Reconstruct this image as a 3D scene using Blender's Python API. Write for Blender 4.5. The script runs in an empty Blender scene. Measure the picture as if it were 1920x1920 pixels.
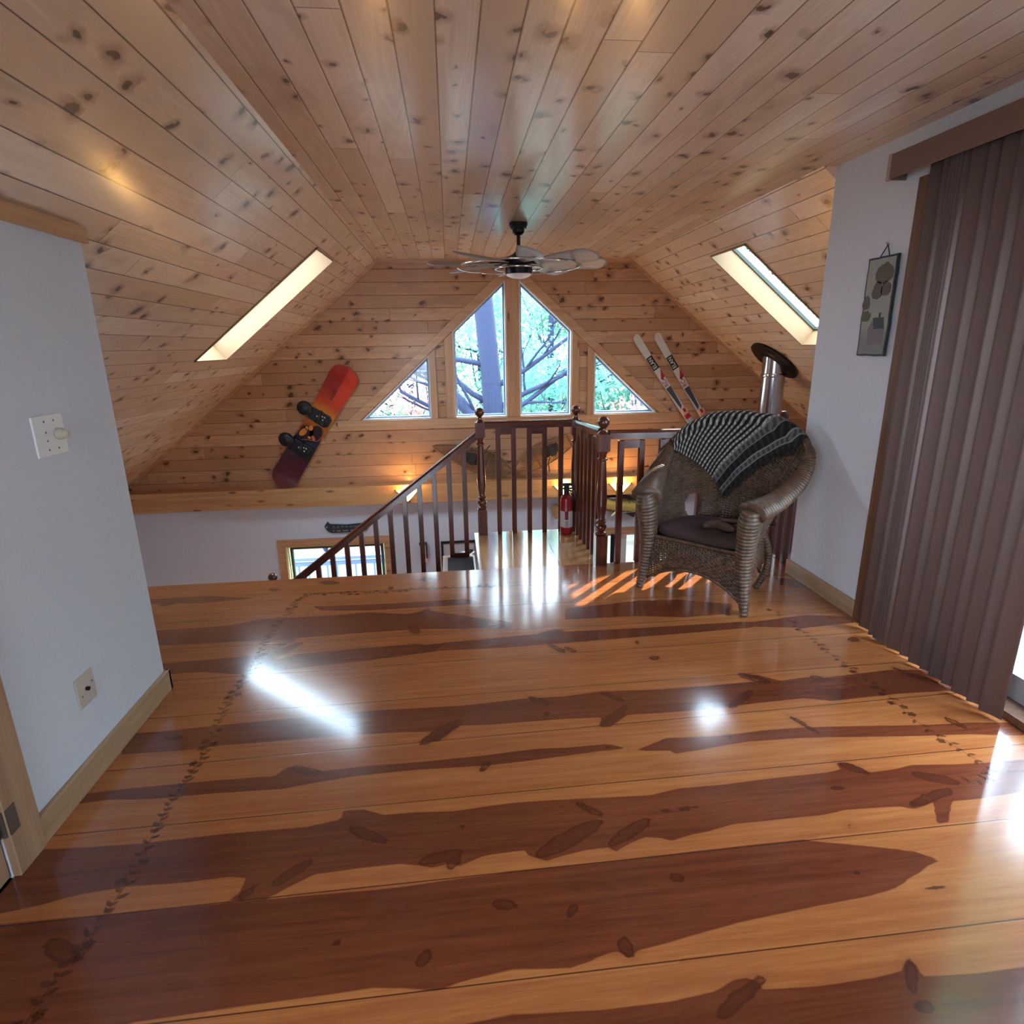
import bpy, bmesh, math, random
import numpy as np
from math import pi, sin, cos, radians, hypot
from mathutils import Vector, Matrix
from mathutils.geometry import tessellate_polygon
random.seed(4)
rng = np.random.default_rng(7)
sc = bpy.context.scene
COL = sc.collection

# ------------------------------------------------------------------ camera
cam = bpy.data.cameras.new('camera'); camo = bpy.data.objects.new('camera', cam); COL.objects.link(camo)
cam.sensor_width = 36.0; cam.lens = 1112.117 / 1920 * 36.0; cam.clip_start = 0.02; cam.clip_end = 500
r_, u_, f_ = (0.99459595, -0.10281395, -0.01442876), (0.04155256, 0.26684488, 0.96284329), (0.09514348, 0.95823958, -0.26967502)
camo.matrix_world = Matrix(((r_[0], u_[0], -f_[0], 0), (r_[1], u_[1], -f_[1], 0), (r_[2], u_[2], -f_[2], 1.6), (0, 0, 0, 1)))
sc.camera = camo

# ------------------------------------------------------------------ sky, sun, exposure
world = bpy.data.worlds.new('sky'); sc.world = world; world.use_nodes = True
wn = world.node_tree; wn.nodes.clear()
wo = wn.nodes.new('ShaderNodeOutputWorld'); wb = wn.nodes.new('ShaderNodeBackground')
wg = wn.nodes.new('ShaderNodeNewGeometry'); wsx = wn.nodes.new('ShaderNodeSeparateXYZ'); wr = wn.nodes.new('ShaderNodeValToRGB')
wn.links.new(wg.outputs['Position'], wsx.inputs[0]); wn.links.new(wsx.outputs['Z'], wr.inputs[0])
wr.color_ramp.elements[0].color = (.45, .51, .57, 1); wr.color_ramp.elements[1].color = (.62, .80, 1.0, 1); wr.color_ramp.elements[1].position = .55
wn.links.new(wr.outputs[0], wb.inputs[0]); wn.links.new(wb.outputs[0], wo.inputs[0])
wb.inputs[1].default_value = 21.0
sun = bpy.data.lights.new('sun', 'SUN'); suno = bpy.data.objects.new('sun', sun); COL.objects.link(suno)
SUN_EL, SUN_AZ = radians(42), radians(47)
sd = Vector((cos(SUN_EL) * cos(SUN_AZ), cos(SUN_EL) * sin(SUN_AZ), sin(SUN_EL)))
suno.rotation_euler = sd.to_track_quat('Z', 'Y').to_euler(); sun.energy = 13; sun.angle = radians(.6); sun.color = (1, .93, .82)
def portal(loc, rot, sx, sy):
    l = bpy.data.lights.new('sky_portal', 'AREA'); o = bpy.data.objects.new('sky_portal', l); COL.objects.link(o)
    l.shape = 'RECTANGLE'; l.size = sx; l.size_y = sy; l.cycles.is_portal = True
    o.location = loc; o.rotation_euler = rot
SL = math.atan(.81)
sc.view_settings.view_transform = 'Standard'; sc.view_settings.look = 'None'; sc.view_settings.gamma = 1
sc.view_settings.use_curve_mapping = False
sc.view_settings.exposure = 0.22
sc.cycles.max_bounces = 10; sc.cycles.diffuse_bounces = 5; sc.cycles.glossy_bounces = 4; sc.cycles.transparent_max_bounces = 24
sc.cycles.sample_clamp_indirect = 6.0; sc.cycles.caustics_reflective = False; sc.cycles.caustics_refractive = False

# ------------------------------------------------------------------ mesh helpers
class M:
    def __init__(s): s.V = []; s.F = []
    def add(s, V, F):
        n = len(s.V); s.V += [tuple(v) for v in V]; s.F += [tuple(i + n for i in f) for f in F]; return s
    def box(s, x0, x1, y0, y1, z0, z1):
        return s.add([(x0,y0,z0),(x1,y0,z0),(x1,y1,z0),(x0,y1,z0),(x0,y0,z1),(x1,y0,z1),(x1,y1,z1),(x0,y1,z1)],
                     [(3,2,1,0),(4,5,6,7),(0,1,5,4),(1,2,6,5),(2,3,7,6),(3,0,4,7)])
    def prism(s, P, vec):
        n = len(P); vec = Vector(vec); Q = [Vector(p) for p in P]
        nrm = sum(((Q[i] - Q[0]).cross(Q[i + 1] - Q[0]) for i in range(1, n - 1)), Vector())
        if nrm.dot(vec) > 0: Q.reverse()
        return s.add(Q + [q + vec for q in Q], [tuple(range(n)), tuple(range(2 * n - 1, n - 1, -1))] + [((i + 1) % n, i, n + i, n + (i + 1) % n) for i in range(n)])
    def bar(s, a, b, w, h, up=(0, 0, 1)):       # beam of section w x h between two points
        a, b = Vector(a), Vector(b); d = (b - a).normalized(); sd_ = d.cross(Vector(up)).normalized(); up = sd_.cross(d)
        P = [a + sd_ * (w / 2 * i) + up * (h / 2 * j) for i, j in ((-1, -1), (1, -1), (1, 1), (-1, 1))]
        return s.prism(P, b - a)
    def tube(s, pts, r, n=8, closed=False, flat=None):
        pts = [Vector(p) for p in pts]; k = len(pts); rs = r if isinstance(r, (list, tuple, np.ndarray)) else [r] * k
        V = []; ref = None
        for i, p in enumerate(pts):
            t = (pts[(i + 1) % k] - pts[i - 1]) if closed else (pts[min(i + 1, k - 1)] - pts[max(i - 1, 0)])
            t = t.normalized() if t.length > 1e-9 else Vector((0, 0, 1))
            if ref is None: ref = Vector((0, 0, 1)) if abs(t.z) < .9 else Vector((1, 0, 0))
            a = t.cross(ref); a = a.normalized() if a.length > 1e-6 else t.orthogonal().normalized()
            b = a.cross(t); ref = b
            fa, fb = flat if flat else (1, 1)
            for j in range(n):
                g = 2 * pi * (j + .5) / n; V.append(p + a * (cos(g) * rs[i] * fa) + b * (sin(g) * rs[i] * fb))
        F = []
        for i in range(k if closed else k - 1):
            i2 = (i + 1) % k
            for j in range(n):
                j2 = (j + 1) % n; F.append((i * n + j, i2 * n + j, i2 * n + j2, i * n + j2))
        if not closed: F += [tuple(range(n)), tuple(range(k * n - 1, (k - 1) * n - 1, -1))]
        return s.add(V, F)
    def lathe(s, prof, n=20, c=(0, 0, 0)):
        V = [(c[0] + r * cos(2 * pi * j / n), c[1] + r * sin(2 * pi * j / n), c[2] + z) for r, z in prof for j in range(n)]
        k = len(prof); F = [(i * n + j, i * n + (j + 1) % n, (i + 1) * n + (j + 1) % n, (i + 1) * n + j) for i in range(k - 1) for j in range(n)]
        return s.add(V, F + [tuple(range(n - 1, -1, -1)), tuple(range((k - 1) * n, k * n))])
    def grid(s, fn, nu, nv):
        V = [fn(i / nu, j / nv) for i in range(nu + 1) for j in range(nv + 1)]
        return s.add(V, [(i * (nv + 1) + j, (i + 1) * (nv + 1) + j, (i + 1) * (nv + 1) + j + 1, i * (nv + 1) + j + 1) for i in range(nu) for j in range(nv)])
    def plank(s, st, y0, y1):                    # st: stations (z, half width, y shift, x shift); thin board in the XZ plane
        V = []; n = len(st)
        for z, w, dy, dx in st: V += [(dx - w, y0 + dy, z), (dx + w, y0 + dy, z), (dx + w, y1 + dy, z), (dx - w, y1 + dy, z)]
        F = [(4 * i + k, 4 * i + (k + 1) % 4, 4 * i + 4 + (k + 1) % 4, 4 * i + 4 + k) for i in range(n - 1) for k in range(4)]
        if st[0][0] > st[-1][0]: F = [f[::-1] for f in F]
        return s.add(V, F + [(0, 1, 2, 3), (4 * n - 1, 4 * n - 2, 4 * n - 3, 4 * n - 4)])
    def ball(s, c, r, nu=16, nv=10, sc_=(1, 1, 1)):
        prof = [(max(r * sin(pi * i / nv), 1e-4), -r * cos(pi * i / nv)) for i in range(nv + 1)]
        n0 = len(s.V); s.lathe(prof, nu)
        s.V[n0:] = [(c[0] + x * sc_[0], c[1] + y * sc_[1], c[2] + z * sc_[2]) for x, y, z in s.V[n0:]]; return s
    def tf(s, mat, n0=0):
        s.V[n0:] = [tuple(mat @ Vector(v)) for v in s.V[n0:]]; return s
    def done(s, name, mat, parent=None, uv=None, smooth=False, bevel=0, seg=2, kind=None, label=None, world_uv=True):
        me = bpy.data.meshes.new(name); me.from_pydata(s.V, [], s.F); me.update()
        if uv:
            ul = me.uv_layers.new(name='UVMap'); co = np.array(s.V)
            li = np.empty(len(me.loops), dtype=np.int32); me.loops.foreach_get('vertex_index', li)
            if callable(uv): uvs = np.array([uv(v) for v in s.V])[li]
            else:
                U, W_ = np.array(uv[0]), np.array(uv[1]); uvs = np.stack([co @ U, co @ W_], 1)[li]
            ul.data.foreach_set('uv', uvs.astype(np.float32).ravel())
        if mat: me.materials.append(mat)
        if smooth:
            me.polygons.foreach_set('use_smooth', [True] * len(me.polygons))
            if smooth != 'all': me.set_sharp_from_angle(angle=radians(40))
        o = bpy.data.objects.new(name, me); COL.objects.link(o)
        if parent: o.parent = parent
        if bevel:
            b = o.modifiers.new('b', 'BEVEL'); b.width = bevel; b.segments = seg; b.limit_method = 'ANGLE'
        if kind: o['kind'] = kind
        if label: o['label'] = label
        return o
def tag(o, label, cat, group=None, kind=None):
    o['label'] = label; o['category'] = cat
    if group: o['group'] = group
    if kind: o['kind'] = kind
    return o
def thing(name, label, cat, loc=(0, 0, 0), rot=(0, 0, 0), group=None):
    o = bpy.data.objects.new(name, None); COL.objects.link(o); o.location = loc; o.rotation_euler = rot
    o.empty_display_size = .1
    return tag(o, label, cat, group)
def structure(name, loc=(0, 0, 0)):
    o = bpy.data.objects.new(name, None); COL.objects.link(o); o.location = loc; o['kind'] = 'structure'; return o
def holed(outer, holes, to3, dep):               # slab with openings; outer/holes are 2-D loops, to3 maps to space, dep is the thickness vector
    m = M(); loops = [outer] + holes; P = [p for l in loops for p in l]
    T = tessellate_polygon([[Vector((a, b, 0)) for a, b in l] for l in loops])
    dep = Vector(dep); V0 = [Vector(to3(*p)) for p in P]; n = len(P)
    F = []
    for t in T:
        a, b, c = [V0[i] for i in t]
        t = tuple(t)
        if (b - a).cross(c - a).dot(dep) > 0: t = t[::-1]
        F.append(t); F.append(tuple(i + n for i in t[::-1]))
    k = 0
    for l in loops:
        for i in range(len(l)):
            a, b = k + i, k + (i + 1) % len(l); F.append((a, b, b + n, a + n))
        k += len(l)
    m.add(V0 + [v + dep for v in V0], F); return m
def copy_tree(o, parent=None):
    c = o.copy(); COL.objects.link(c)
    if parent: c.parent = parent
    for ch in [x for x in o.children]: copy_tree(ch, c)
    return c

# ------------------------------------------------------------------ materials
def srgb(r, g, b):
    f = lambda c: (c / 255 / 12.92) if c <= 10 else ((c / 255 + .055) / 1.055) ** 2.4
    return (f(r), f(g), f(b), 1)
class N:
    def __init__(s, name):
        s.m = bpy.data.materials.new(name); s.m.use_nodes = True; s.t = s.m.node_tree; s.t.nodes.clear()
        s.out = s.t.nodes.new('ShaderNodeOutputMaterial'); s.p = s.t.nodes.new('ShaderNodeBsdfPrincipled'); s.t.links.new(s.p.outputs[0], s.out.inputs[0])
    def n(s, typ, ins=None, **kw):
        nd = s.t.nodes.new('ShaderNode' + typ)
        for k, v in kw.items(): setattr(nd, k, v)
        for k, v in (ins or {}).items(): s.set(nd.inputs[k], v)
        return nd
    def set(s, sock, v):
        if hasattr(v, 'links'): s.t.links.new(v, sock)
        elif hasattr(v, 'outputs'): s.t.links.new(v.outputs[0], sock)
        else: sock.default_value = v
    def math(s, op, a, b=0.0, c=None, clamp=False):
        nd = s.t.nodes.new('ShaderNodeMath'); nd.operation = op; nd.use_clamp = clamp
        s.set(nd.inputs[0], a); s.set(nd.inputs[1], b)
        if c is not None: s.set(nd.inputs[2], c)
        return nd.outputs[0]
    def ss(s, v, lo, hi):
        nd = s.t.nodes.new('ShaderNodeMapRange'); nd.interpolation_type = 'SMOOTHSTEP'
        s.set(nd.inputs[0], v); nd.inputs[1].default_value = lo; nd.inputs[2].default_value = hi
        return nd.outputs[0]
    def mix(s, f, a, b, mode='MIX'):
        nd = s.t.nodes.new('ShaderNodeMix'); nd.data_type = 'RGBA'; nd.blend_type = mode
        s.set(nd.inputs[0], f); s.set(nd.inputs[6], a); s.set(nd.inputs[7], b); return nd.outputs[2]
    def xyz(s, a=0., b=0., c=0.):
        nd = s.t.nodes.new('ShaderNodeCombineXYZ'); s.set(nd.inputs[0], a); s.set(nd.inputs[1], b); s.set(nd.inputs[2], c); return nd.outputs[0]
    def sep(s, v):
        nd = s.t.nodes.new('ShaderNodeSeparateXYZ'); s.set(nd.inputs[0], v); return nd.outputs
    def noise(s, v, scale=1., detail=3., rough=.5):
        nd = s.n('TexNoise', {'Vector': v, 'Scale': scale, 'Detail': detail, 'Roughness': rough}); return nd.outputs[0]
    def bump(s, h, strength=.3, dist=.002):
        nd = s.n('Bump', {'Height': h, 'Strength': strength, 'Distance': dist}); s.set(s.p.inputs['Normal'], nd); return nd
    def base(s, **kw):
        for k, v in kw.items(): s.set(s.p.inputs[k.replace('_', ' ')], v)
        return s
def plain(name, col, rough=.5, metal=0., bumpy=0., scale=60., var=.0, **kw):
    a = N(name); a.base(Roughness=rough, Metallic=metal); tc = a.n('TexCoord').outputs['Object']
    if var:
        f = a.noise(tc, scale, 4); c2 = tuple(x * (1 - var) for x in col[:3]) + (1,)
        a.set(a.p.inputs['Base Color'], a.mix(f, c2, col))
    else: a.set(a.p.inputs['Base Color'], col)
    if bumpy: a.bump(a.noise(tc, scale, 3), bumpy, .002)
    for k, v in kw.items(): a.set(a.p.inputs[k.replace('_', ' ')], v)
    return a.m
def pine(name, w=.142, L=3.2, light=(240, 220, 196), dark=(218, 188, 156), rough=.34, coat=.6, groove=.0045, knots=.29, seed=0., spec=.5):
    a = N(name); uv = a.n('UVMap').outputs[0]; x = a.sep(uv); u, v = x[0], x[1]
    vr = a.math('DIVIDE', v, w); row = a.math('FLOOR', vr); fr = a.math('FRACT', vr)
    rw = a.n('TexWhiteNoise', {'W': a.math('ADD', row, seed + .37)}, noise_dimensions='1D').outputs[0]
    uu = a.math('ADD', u, a.math('MULTIPLY', rw, 17.3)); ul = a.math('DIVIDE', uu, L); brd = a.math('FLOOR', ul); fl = a.math('FRACT', ul)
    idn = a.n('TexWhiteNoise', {'Vector': a.xyz(row, brd, seed)}, noise_dimensions='3D'); idv = idn.outputs[0]
    off = a.math('MULTIPLY', idv, 40.)
    # warp around knots
    kv = a.xyz(a.math('DIVIDE', uu, .17), a.math('DIVIDE', a.math('ADD', v, off), .125), off)
    wob = a.noise(a.xyz(a.math('MULTIPLY', uu, 9.), a.math('MULTIPLY', v, 14.), off), 1., 2)
    kvd = a.n('VectorMath', {0: kv, 1: a.xyz(a.math('MULTIPLY', wob, .5), a.math('MULTIPLY', wob, .9), 0.)}, operation='ADD').outputs[0]
    vo = a.n('TexVoronoi', {'Vector': kvd, 'Scale': 1., 'Randomness': .9}, voronoi_dimensions='2D')
    kd = vo.outputs['Distance']; kc = a.n('SeparateColor', {0: vo.outputs['Color']})
    on = a.math('GREATER_THAN', kc.outputs[0], 1. - knots); rad = a.math('MULTIPLY_ADD', kc.outputs[1], .14, .05)
    rel = a.math('DIVIDE', kd, rad)
    core = a.math('MULTIPLY', on, a.math('SUBTRACT', 1., a.ss(rel, .75, 1.15)))
    halo = a.math('MULTIPLY', on, a.math('SUBTRACT', 1., a.ss(rel, .6, 3.4)))
    g1 = a.noise(a.xyz(a.math('MULTIPLY', uu, 1.1), a.math('MULTIPLY', v, 22.), off), 1., 4, .6)
    g2 = a.noise(a.xyz(a.math('MULTIPLY', uu, 4.), a.math('MULTIPLY', v, 170.), off), 1., 3, .6)
    ring = a.noise(a.xyz(a.math('MULTIPLY', uu, .55), a.math('MULTIPLY', v, 7.), off), 1., 1)
    rings = a.math('ABSOLUTE', a.math('SUBTRACT', a.math('FRACT', a.math('MULTIPLY_ADD', ring, 16., a.math('MULTIPLY', halo, 2.))), .5))
    patch = a.noise(a.xyz(a.math('MULTIPLY', uu, 2.2), a.math('MULTIPLY', v, 5.), off), 1., 3)
    f = a.math('ADD', a.math('MULTIPLY', g1, .45), a.math('ADD', a.math('MULTIPLY', g2, .25), a.math('ADD', a.math('MULTIPLY', rings, .3), a.math('MULTIPLY', a.math('SUBTRACT', idv, .5), .55))))
    c = a.mix(a.ss(f, .28, .78), srgb(*dark), srgb(*light))
    c = a.mix(a.math('MULTIPLY', a.ss(patch, .52, .75), .35), c, srgb(*[int(k * .72) for k in dark]))
    c = a.mix(a.math('MULTIPLY', halo, .55), c, srgb(118, 68, 34))
    c = a.mix(a.math('MULTIPLY', core, .85), c, srgb(66, 34, 16))
    gd = a.math('MULTIPLY', a.math('SUBTRACT', .5, a.math('ABSOLUTE', a.math('SUBTRACT', fr, .5))), w)
    ed = a.math('MULTIPLY', a.math('SUBTRACT', .5, a.math('ABSOLUTE', a.math('SUBTRACT', fl, .5))), L)
    gr = a.math('MINIMUM', gd, a.math('MULTIPLY', ed, 1.6))
    c = a.mix(a.math('SUBTRACT', 1., a.ss(gr, .0006, .0032)), c, srgb(84, 46, 22))
    a.set(a.p.inputs['Base Color'], c)
    hgt = a.math('ADD', a.ss(gr, 0., groove * 1.3), a.math('MULTIPLY', a.math('ADD', g2, core), .04))
    a.bump(hgt, .75, .004)
    a.base(Roughness=a.math('MULTIPLY_ADD', g1, .16, rough - .08), Coat_Weight=coat, Coat_Roughness=.16)
    return a.m
def stained(name, c1, c2, rough=.3, coat=.5, axis=2):
    a = N(name); x = a.sep(a.n('TexCoord').outputs['Object'])
    s_ = [40., 40., 40.]; s_[axis] = 2.5
    g = a.noise(a.xyz(*[a.math('MULTIPLY', x[i], s_[i]) for i in range(3)]), 1., 4, .6)
    a.set(a.p.inputs['Base Color'], a.mix(a.ss(g, .3, .75), srgb(*c1), srgb(*c2)))
    a.base(Roughness=rough, Coat_Weight=coat, Coat_Roughness=.12); a.bump(g, .1, .001)
    return a.m
def boardpine(name, light=(206, 162, 120), dark=(178, 130, 92), axis=0, rough=.38):   # single boards (trim): object-space grain with a few knots
    a = N(name); x = a.sep(a.n('TexCoord').outputs['Object']); s_ = [16., 16., 16.]; s_[axis] = .9
    g = a.noise(a.xyz(*[a.math('MULTIPLY', x[i], s_[i]) for i in range(3)]), 1., 5, .6)
    k_ = [9., 9., 9.]; k_[axis] = 2.6
    vo = a.n('TexVoronoi', {'Vector': a.xyz(*[a.math('MULTIPLY', x[i], k_[i]) for i in range(3)]), 'Scale': 1.})
    kc = a.n('SeparateColor', {0: vo.outputs['Color']})
    kn = a.math('MULTIPLY', a.math('GREATER_THAN', kc.outputs[0], .55), a.math('SUBTRACT', 1., a.ss(vo.outputs['Distance'], .07, .2)))
    c = a.mix(a.ss(g, .3, .75), srgb(*dark), srgb(*light)); c = a.mix(a.math('MULTIPLY', kn, .75), c, srgb(86, 46, 22))
    a.set(a.p.inputs['Base Color'], c); a.base(Roughness=rough, Coat_Weight=.3, Coat_Roughness=.2); a.bump(g, .12, .001)
    return a.m
def emit(name, col, st):
    a = N(name); a.base(Base_Color=col, Emission_Color=col, Emission_Strength=st, Roughness=.4); return a.m
def glass_mat(name):
    a = N(name); tr = a.n('BsdfTransparent', {'Color': (.97, .985, .98, 1)}); gl = a.n('BsdfGlossy', {'Roughness': .02})
    lw = a.n('LayerWeight', {'Blend': .5}); fr = a.math('MULTIPLY_ADD', a.math('POWER', lw.outputs['Facing'], 5.), .6, .02); mx = a.n('MixShader', {0: fr, 1: tr.outputs[0], 2: gl.outputs[0]})
    a.t.links.new(mx.outputs[0], a.out.inputs[0]); return a.m
M_CEIL = pine('knotty_pine_ceiling', .1425, 2.9)
M_SLOPE = pine('knotty_pine_slope', .1425, 2.4, seed=5.)
M_GABLE = pine('knotty_pine_gable', .147, 3.3, (210, 166, 128), (178, 130, 94), seed=9., rough=.42, coat=.2)  # darker boards: the backlit wall's shade is put into the colour
M_LOWFLOOR = pine('lower_floor_pine', .2, 3, (190, 120, 60), (150, 80, 40), knots=.15)
M_TX, M_TY, M_TZ = [boardpine('trim_pine_' + 'xyz'[i], axis=i) for i in range(3)]
M_BASE = boardpine('baseboard_pine', (182, 152, 122), (158, 126, 96), 1, .45)
M_PAINT = plain('wall_paint', srgb(208, 214, 226), .75, bumpy=.05, scale=220.)
M_WHITE = plain('white_satin', srgb(232, 232, 230), .4)
M_CHERRY = stained('cherry_stain', (64, 25, 14), (104, 46, 26))
M_CHERRYX = stained('cherry_stain_rail', (64, 25, 14), (104, 46, 26), axis=0, rough=.22)
M_BLACK = plain('black_metal', srgb(18, 18, 20), .35, .6)
M_BLACKP = plain('black_plastic', srgb(20, 22, 28), .35)
M_GLASS = glass_mat('window_glass')
M_FRAMEW = plain('window_sash_white', srgb(226, 228, 226), .45)
M_CHROME = plain('polished_steel', srgb(205, 205, 210), .12, 1.)
M_DOORPINE = boardpine('door_pine', (176, 142, 114), (152, 118, 92), 2, .45)
# ---- constants of the place
ZC, XL, XR, YF = 2.607, -1.441, 2.362, 7.648
CL, CR, S = -.796, 2.274, .81
YL, YR, YE = 2.73, 3.757, 4.14
ZLOW = -2.65
XEL, XER = CL - (ZC + .02) / S, CR + (ZC + .02) / S       # eaves (z = -.02)
zl = lambda x: ZC - S * (CL - x)
zr = lambda x: ZC - S * (x - CR)
HEART=[[(-1.545,1.658),(-1.43,1.764),(-1.127,1.75),(-.828,1.761),(-.56,1.758),(-.445,1.781),(-.448,1.822),(-.367,1.816),(-.297,1.782),(-.184,1.782),(-.051,1.772),(.161,1.785),(.289,1.783),(.485,1.773),(.673,1.764),(.783,1.785),(.969,1.784),(1.185,1.794),(1.383,1.8),(1.443,1.808),(1.451,1.845),(1.498,1.839),(1.544,1.78),(1.636,1.784),(1.735,1.798),(1.892,1.784),(2.031,1.775),(2.195,1.778),(2.403,1.777),(2.227,1.618),(2.029,1.615),(1.848,1.603),(1.734,1.604),(1.645,1.514),(1.596,1.514),(1.663,1.606),(1.574,1.584),(1.536,1.601),(1.328,1.607),(1.241,1.595),(1.073,1.594),(.919,1.595),(.814,1.574),(.755,1.567),(.674,1.549),(.642,1.564),(.591,1.575),(.53,1.555),(.477,1.528),(.455,1.547),(.383,1.545),(.301,1.533),(.246,1.519),(.189,1.546),(.183,1.568),(.139,1.568),(.051,1.563),(-.036,1.531),(-.062,1.545),(-.121,1.536),(-.172,1.552),(-.224,1.564),(-.35,1.563),(-.49,1.554),(-.561,1.515),(-.616,1.484),(-.734,1.487),(-.705,1.517),(-.704,1.565),(-.756,1.576),(-.883,1.571),(-1.059,1.577),(-1.192,1.565),(-1.305,1.537),(-1.392,1.523),(-1.473,1.513)],[(-1.509,1.484),(-1.369,1.489),(-.733,1.484),(-.217,1.479),(.131,1.494),(.656,1.5),(1.108,1.505),(1.324,1.45),(1.432,1.421),(1.497,1.377),(1.436,1.359),(1.282,1.3),(1.192,1.283),(.971,1.265),(.758,1.247),(.582,1.22),(.453,1.2),(.418,1.182),(.387,1.204),(.316,1.186),(.256,1.175),(.1,1.188),(-.0,1.177),(-.097,1.157),(-.263,1.183),(-.37,1.179),(-.594,1.175),(-.721,1.171),(-.845,1.166),(-.958,1.146),(-1.256,1.146)],[(-.109,1.068),(.089,1.082),(.321,1.065),(.493,1.064),(.609,1.074),(.672,1.1),(.709,1.101),(.73,1.087),(.734,1.066),(.882,1.059),(1.031,1.062),(1.119,1.07),(1.146,1.095),(1.166,1.1),(1.171,1.078),(1.164,1.051),(1.313,1.041),(1.446,1.043),(1.657,1.036),(1.353,.775),(-.105,.938)],[(-1.47,2.018),(-1.358,2.03),(-.943,2.038),(-.745,2.034),(-.704,2.084),(-.664,2.072),(-.566,2.043),(-.382,2.052),(-.193,2.05),(.056,2.056),(.293,2.072),(.412,2.065),(.583,2.067),(.682,2.024),(.724,2.026),(.842,2.074),(1.067,2.062),(1.297,2.075),(1.457,2.072),(1.664,2.054),(1.972,2.025),(2.187,2.015),(2.348,1.995),(2.363,1.943),(2.327,1.907),(2.119,1.941),(1.813,1.963),(1.415,2.004),(1.177,2.009),(.992,1.986),(.845,1.971),(.832,1.991),(.726,2.004),(.653,2.027),(.553,2.025),(.401,2.011),(.091,1.994),(-.191,2.001),(-.42,1.995),(-.535,1.982),(-.689,1.956),(-.917,1.964),(-1.155,1.962),(-1.33,1.977),(-1.44,1.966)],[(-1.467,2.391),(-1.297,2.387),(-1.071,2.402),(-.848,2.409),(-.429,2.43),(-.014,2.416),(.289,2.436),(.482,2.432),(.648,2.451),(.949,2.434),(1.188,2.435),(1.471,2.442),(1.37,2.51),(1.464,2.498),(1.551,2.432),(1.696,2.446),(1.748,2.429),(2.136,2.458),(2.335,2.432),(2.34,2.262),(2.328,2.249),(2.042,2.255),(1.758,2.241),(1.687,2.241),(1.579,2.274),(1.342,2.265),(1.106,2.247),(.971,2.246),(.729,2.249),(.632,2.174),(.581,2.18),(.608,2.246),(.448,2.257),(.108,2.256),(-.017,2.263),(-.109,2.167),(-.199,2.171),(-.141,2.236),(-.254,2.25),(-.508,2.257),(-.805,2.253),(-1.0,2.253),(-1.185,2.237),(-1.413,2.243)],[(-1.624,3.0),(-1.19,3.02),(-1.077,3.019),(-.918,3.147),(-.877,3.142),(-.997,2.957),(-.885,3.007),(-.634,3.027),(-.243,3.045),(-.189,3.024),(-.083,3.038),(.437,3.071),(.512,3.106),(.606,3.079),(1.029,3.068),(1.671,3.068),(1.887,3.026),(1.659,2.985),(1.136,2.964),(.58,2.943),(.284,2.935),(-.109,2.946),(-.487,2.891),(-.826,2.861),(-1.103,2.826),(-1.334,2.879),(-1.557,2.88)],[(-1.836,3.41),(-1.403,3.422),(-1.171,3.49),(-.853,3.481),(-.562,3.494),(-.322,3.444),(-.205,3.481),(.091,3.338),(.317,3.242),(.308,3.164),(-.252,3.222),(-.664,3.216),(-1.062,3.195),(-1.458,3.204),(-1.725,3.211)],[(-.943,3.635),(-.425,3.613),(.04,3.625),(.131,3.563),(.038,3.531),(-.566,3.522),(-.869,3.563)],[(.664,3.381),(1.147,3.444),(1.427,3.425),(1.727,3.31),(1.65,3.179),(1.358,3.168),(1.077,3.222),(.635,3.232)],[(1.693,3.052),(2.083,3.104),(2.325,3.052),(2.32,2.969),(1.984,2.942),(1.721,2.992)],[(2.231,3.7),(2.395,3.619),(2.382,3.431),(2.188,3.561)],[(-2.06,3.9),(-1.696,3.91),(-1.357,3.824),(-1.678,3.783),(-2.007,3.816)]]
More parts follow.
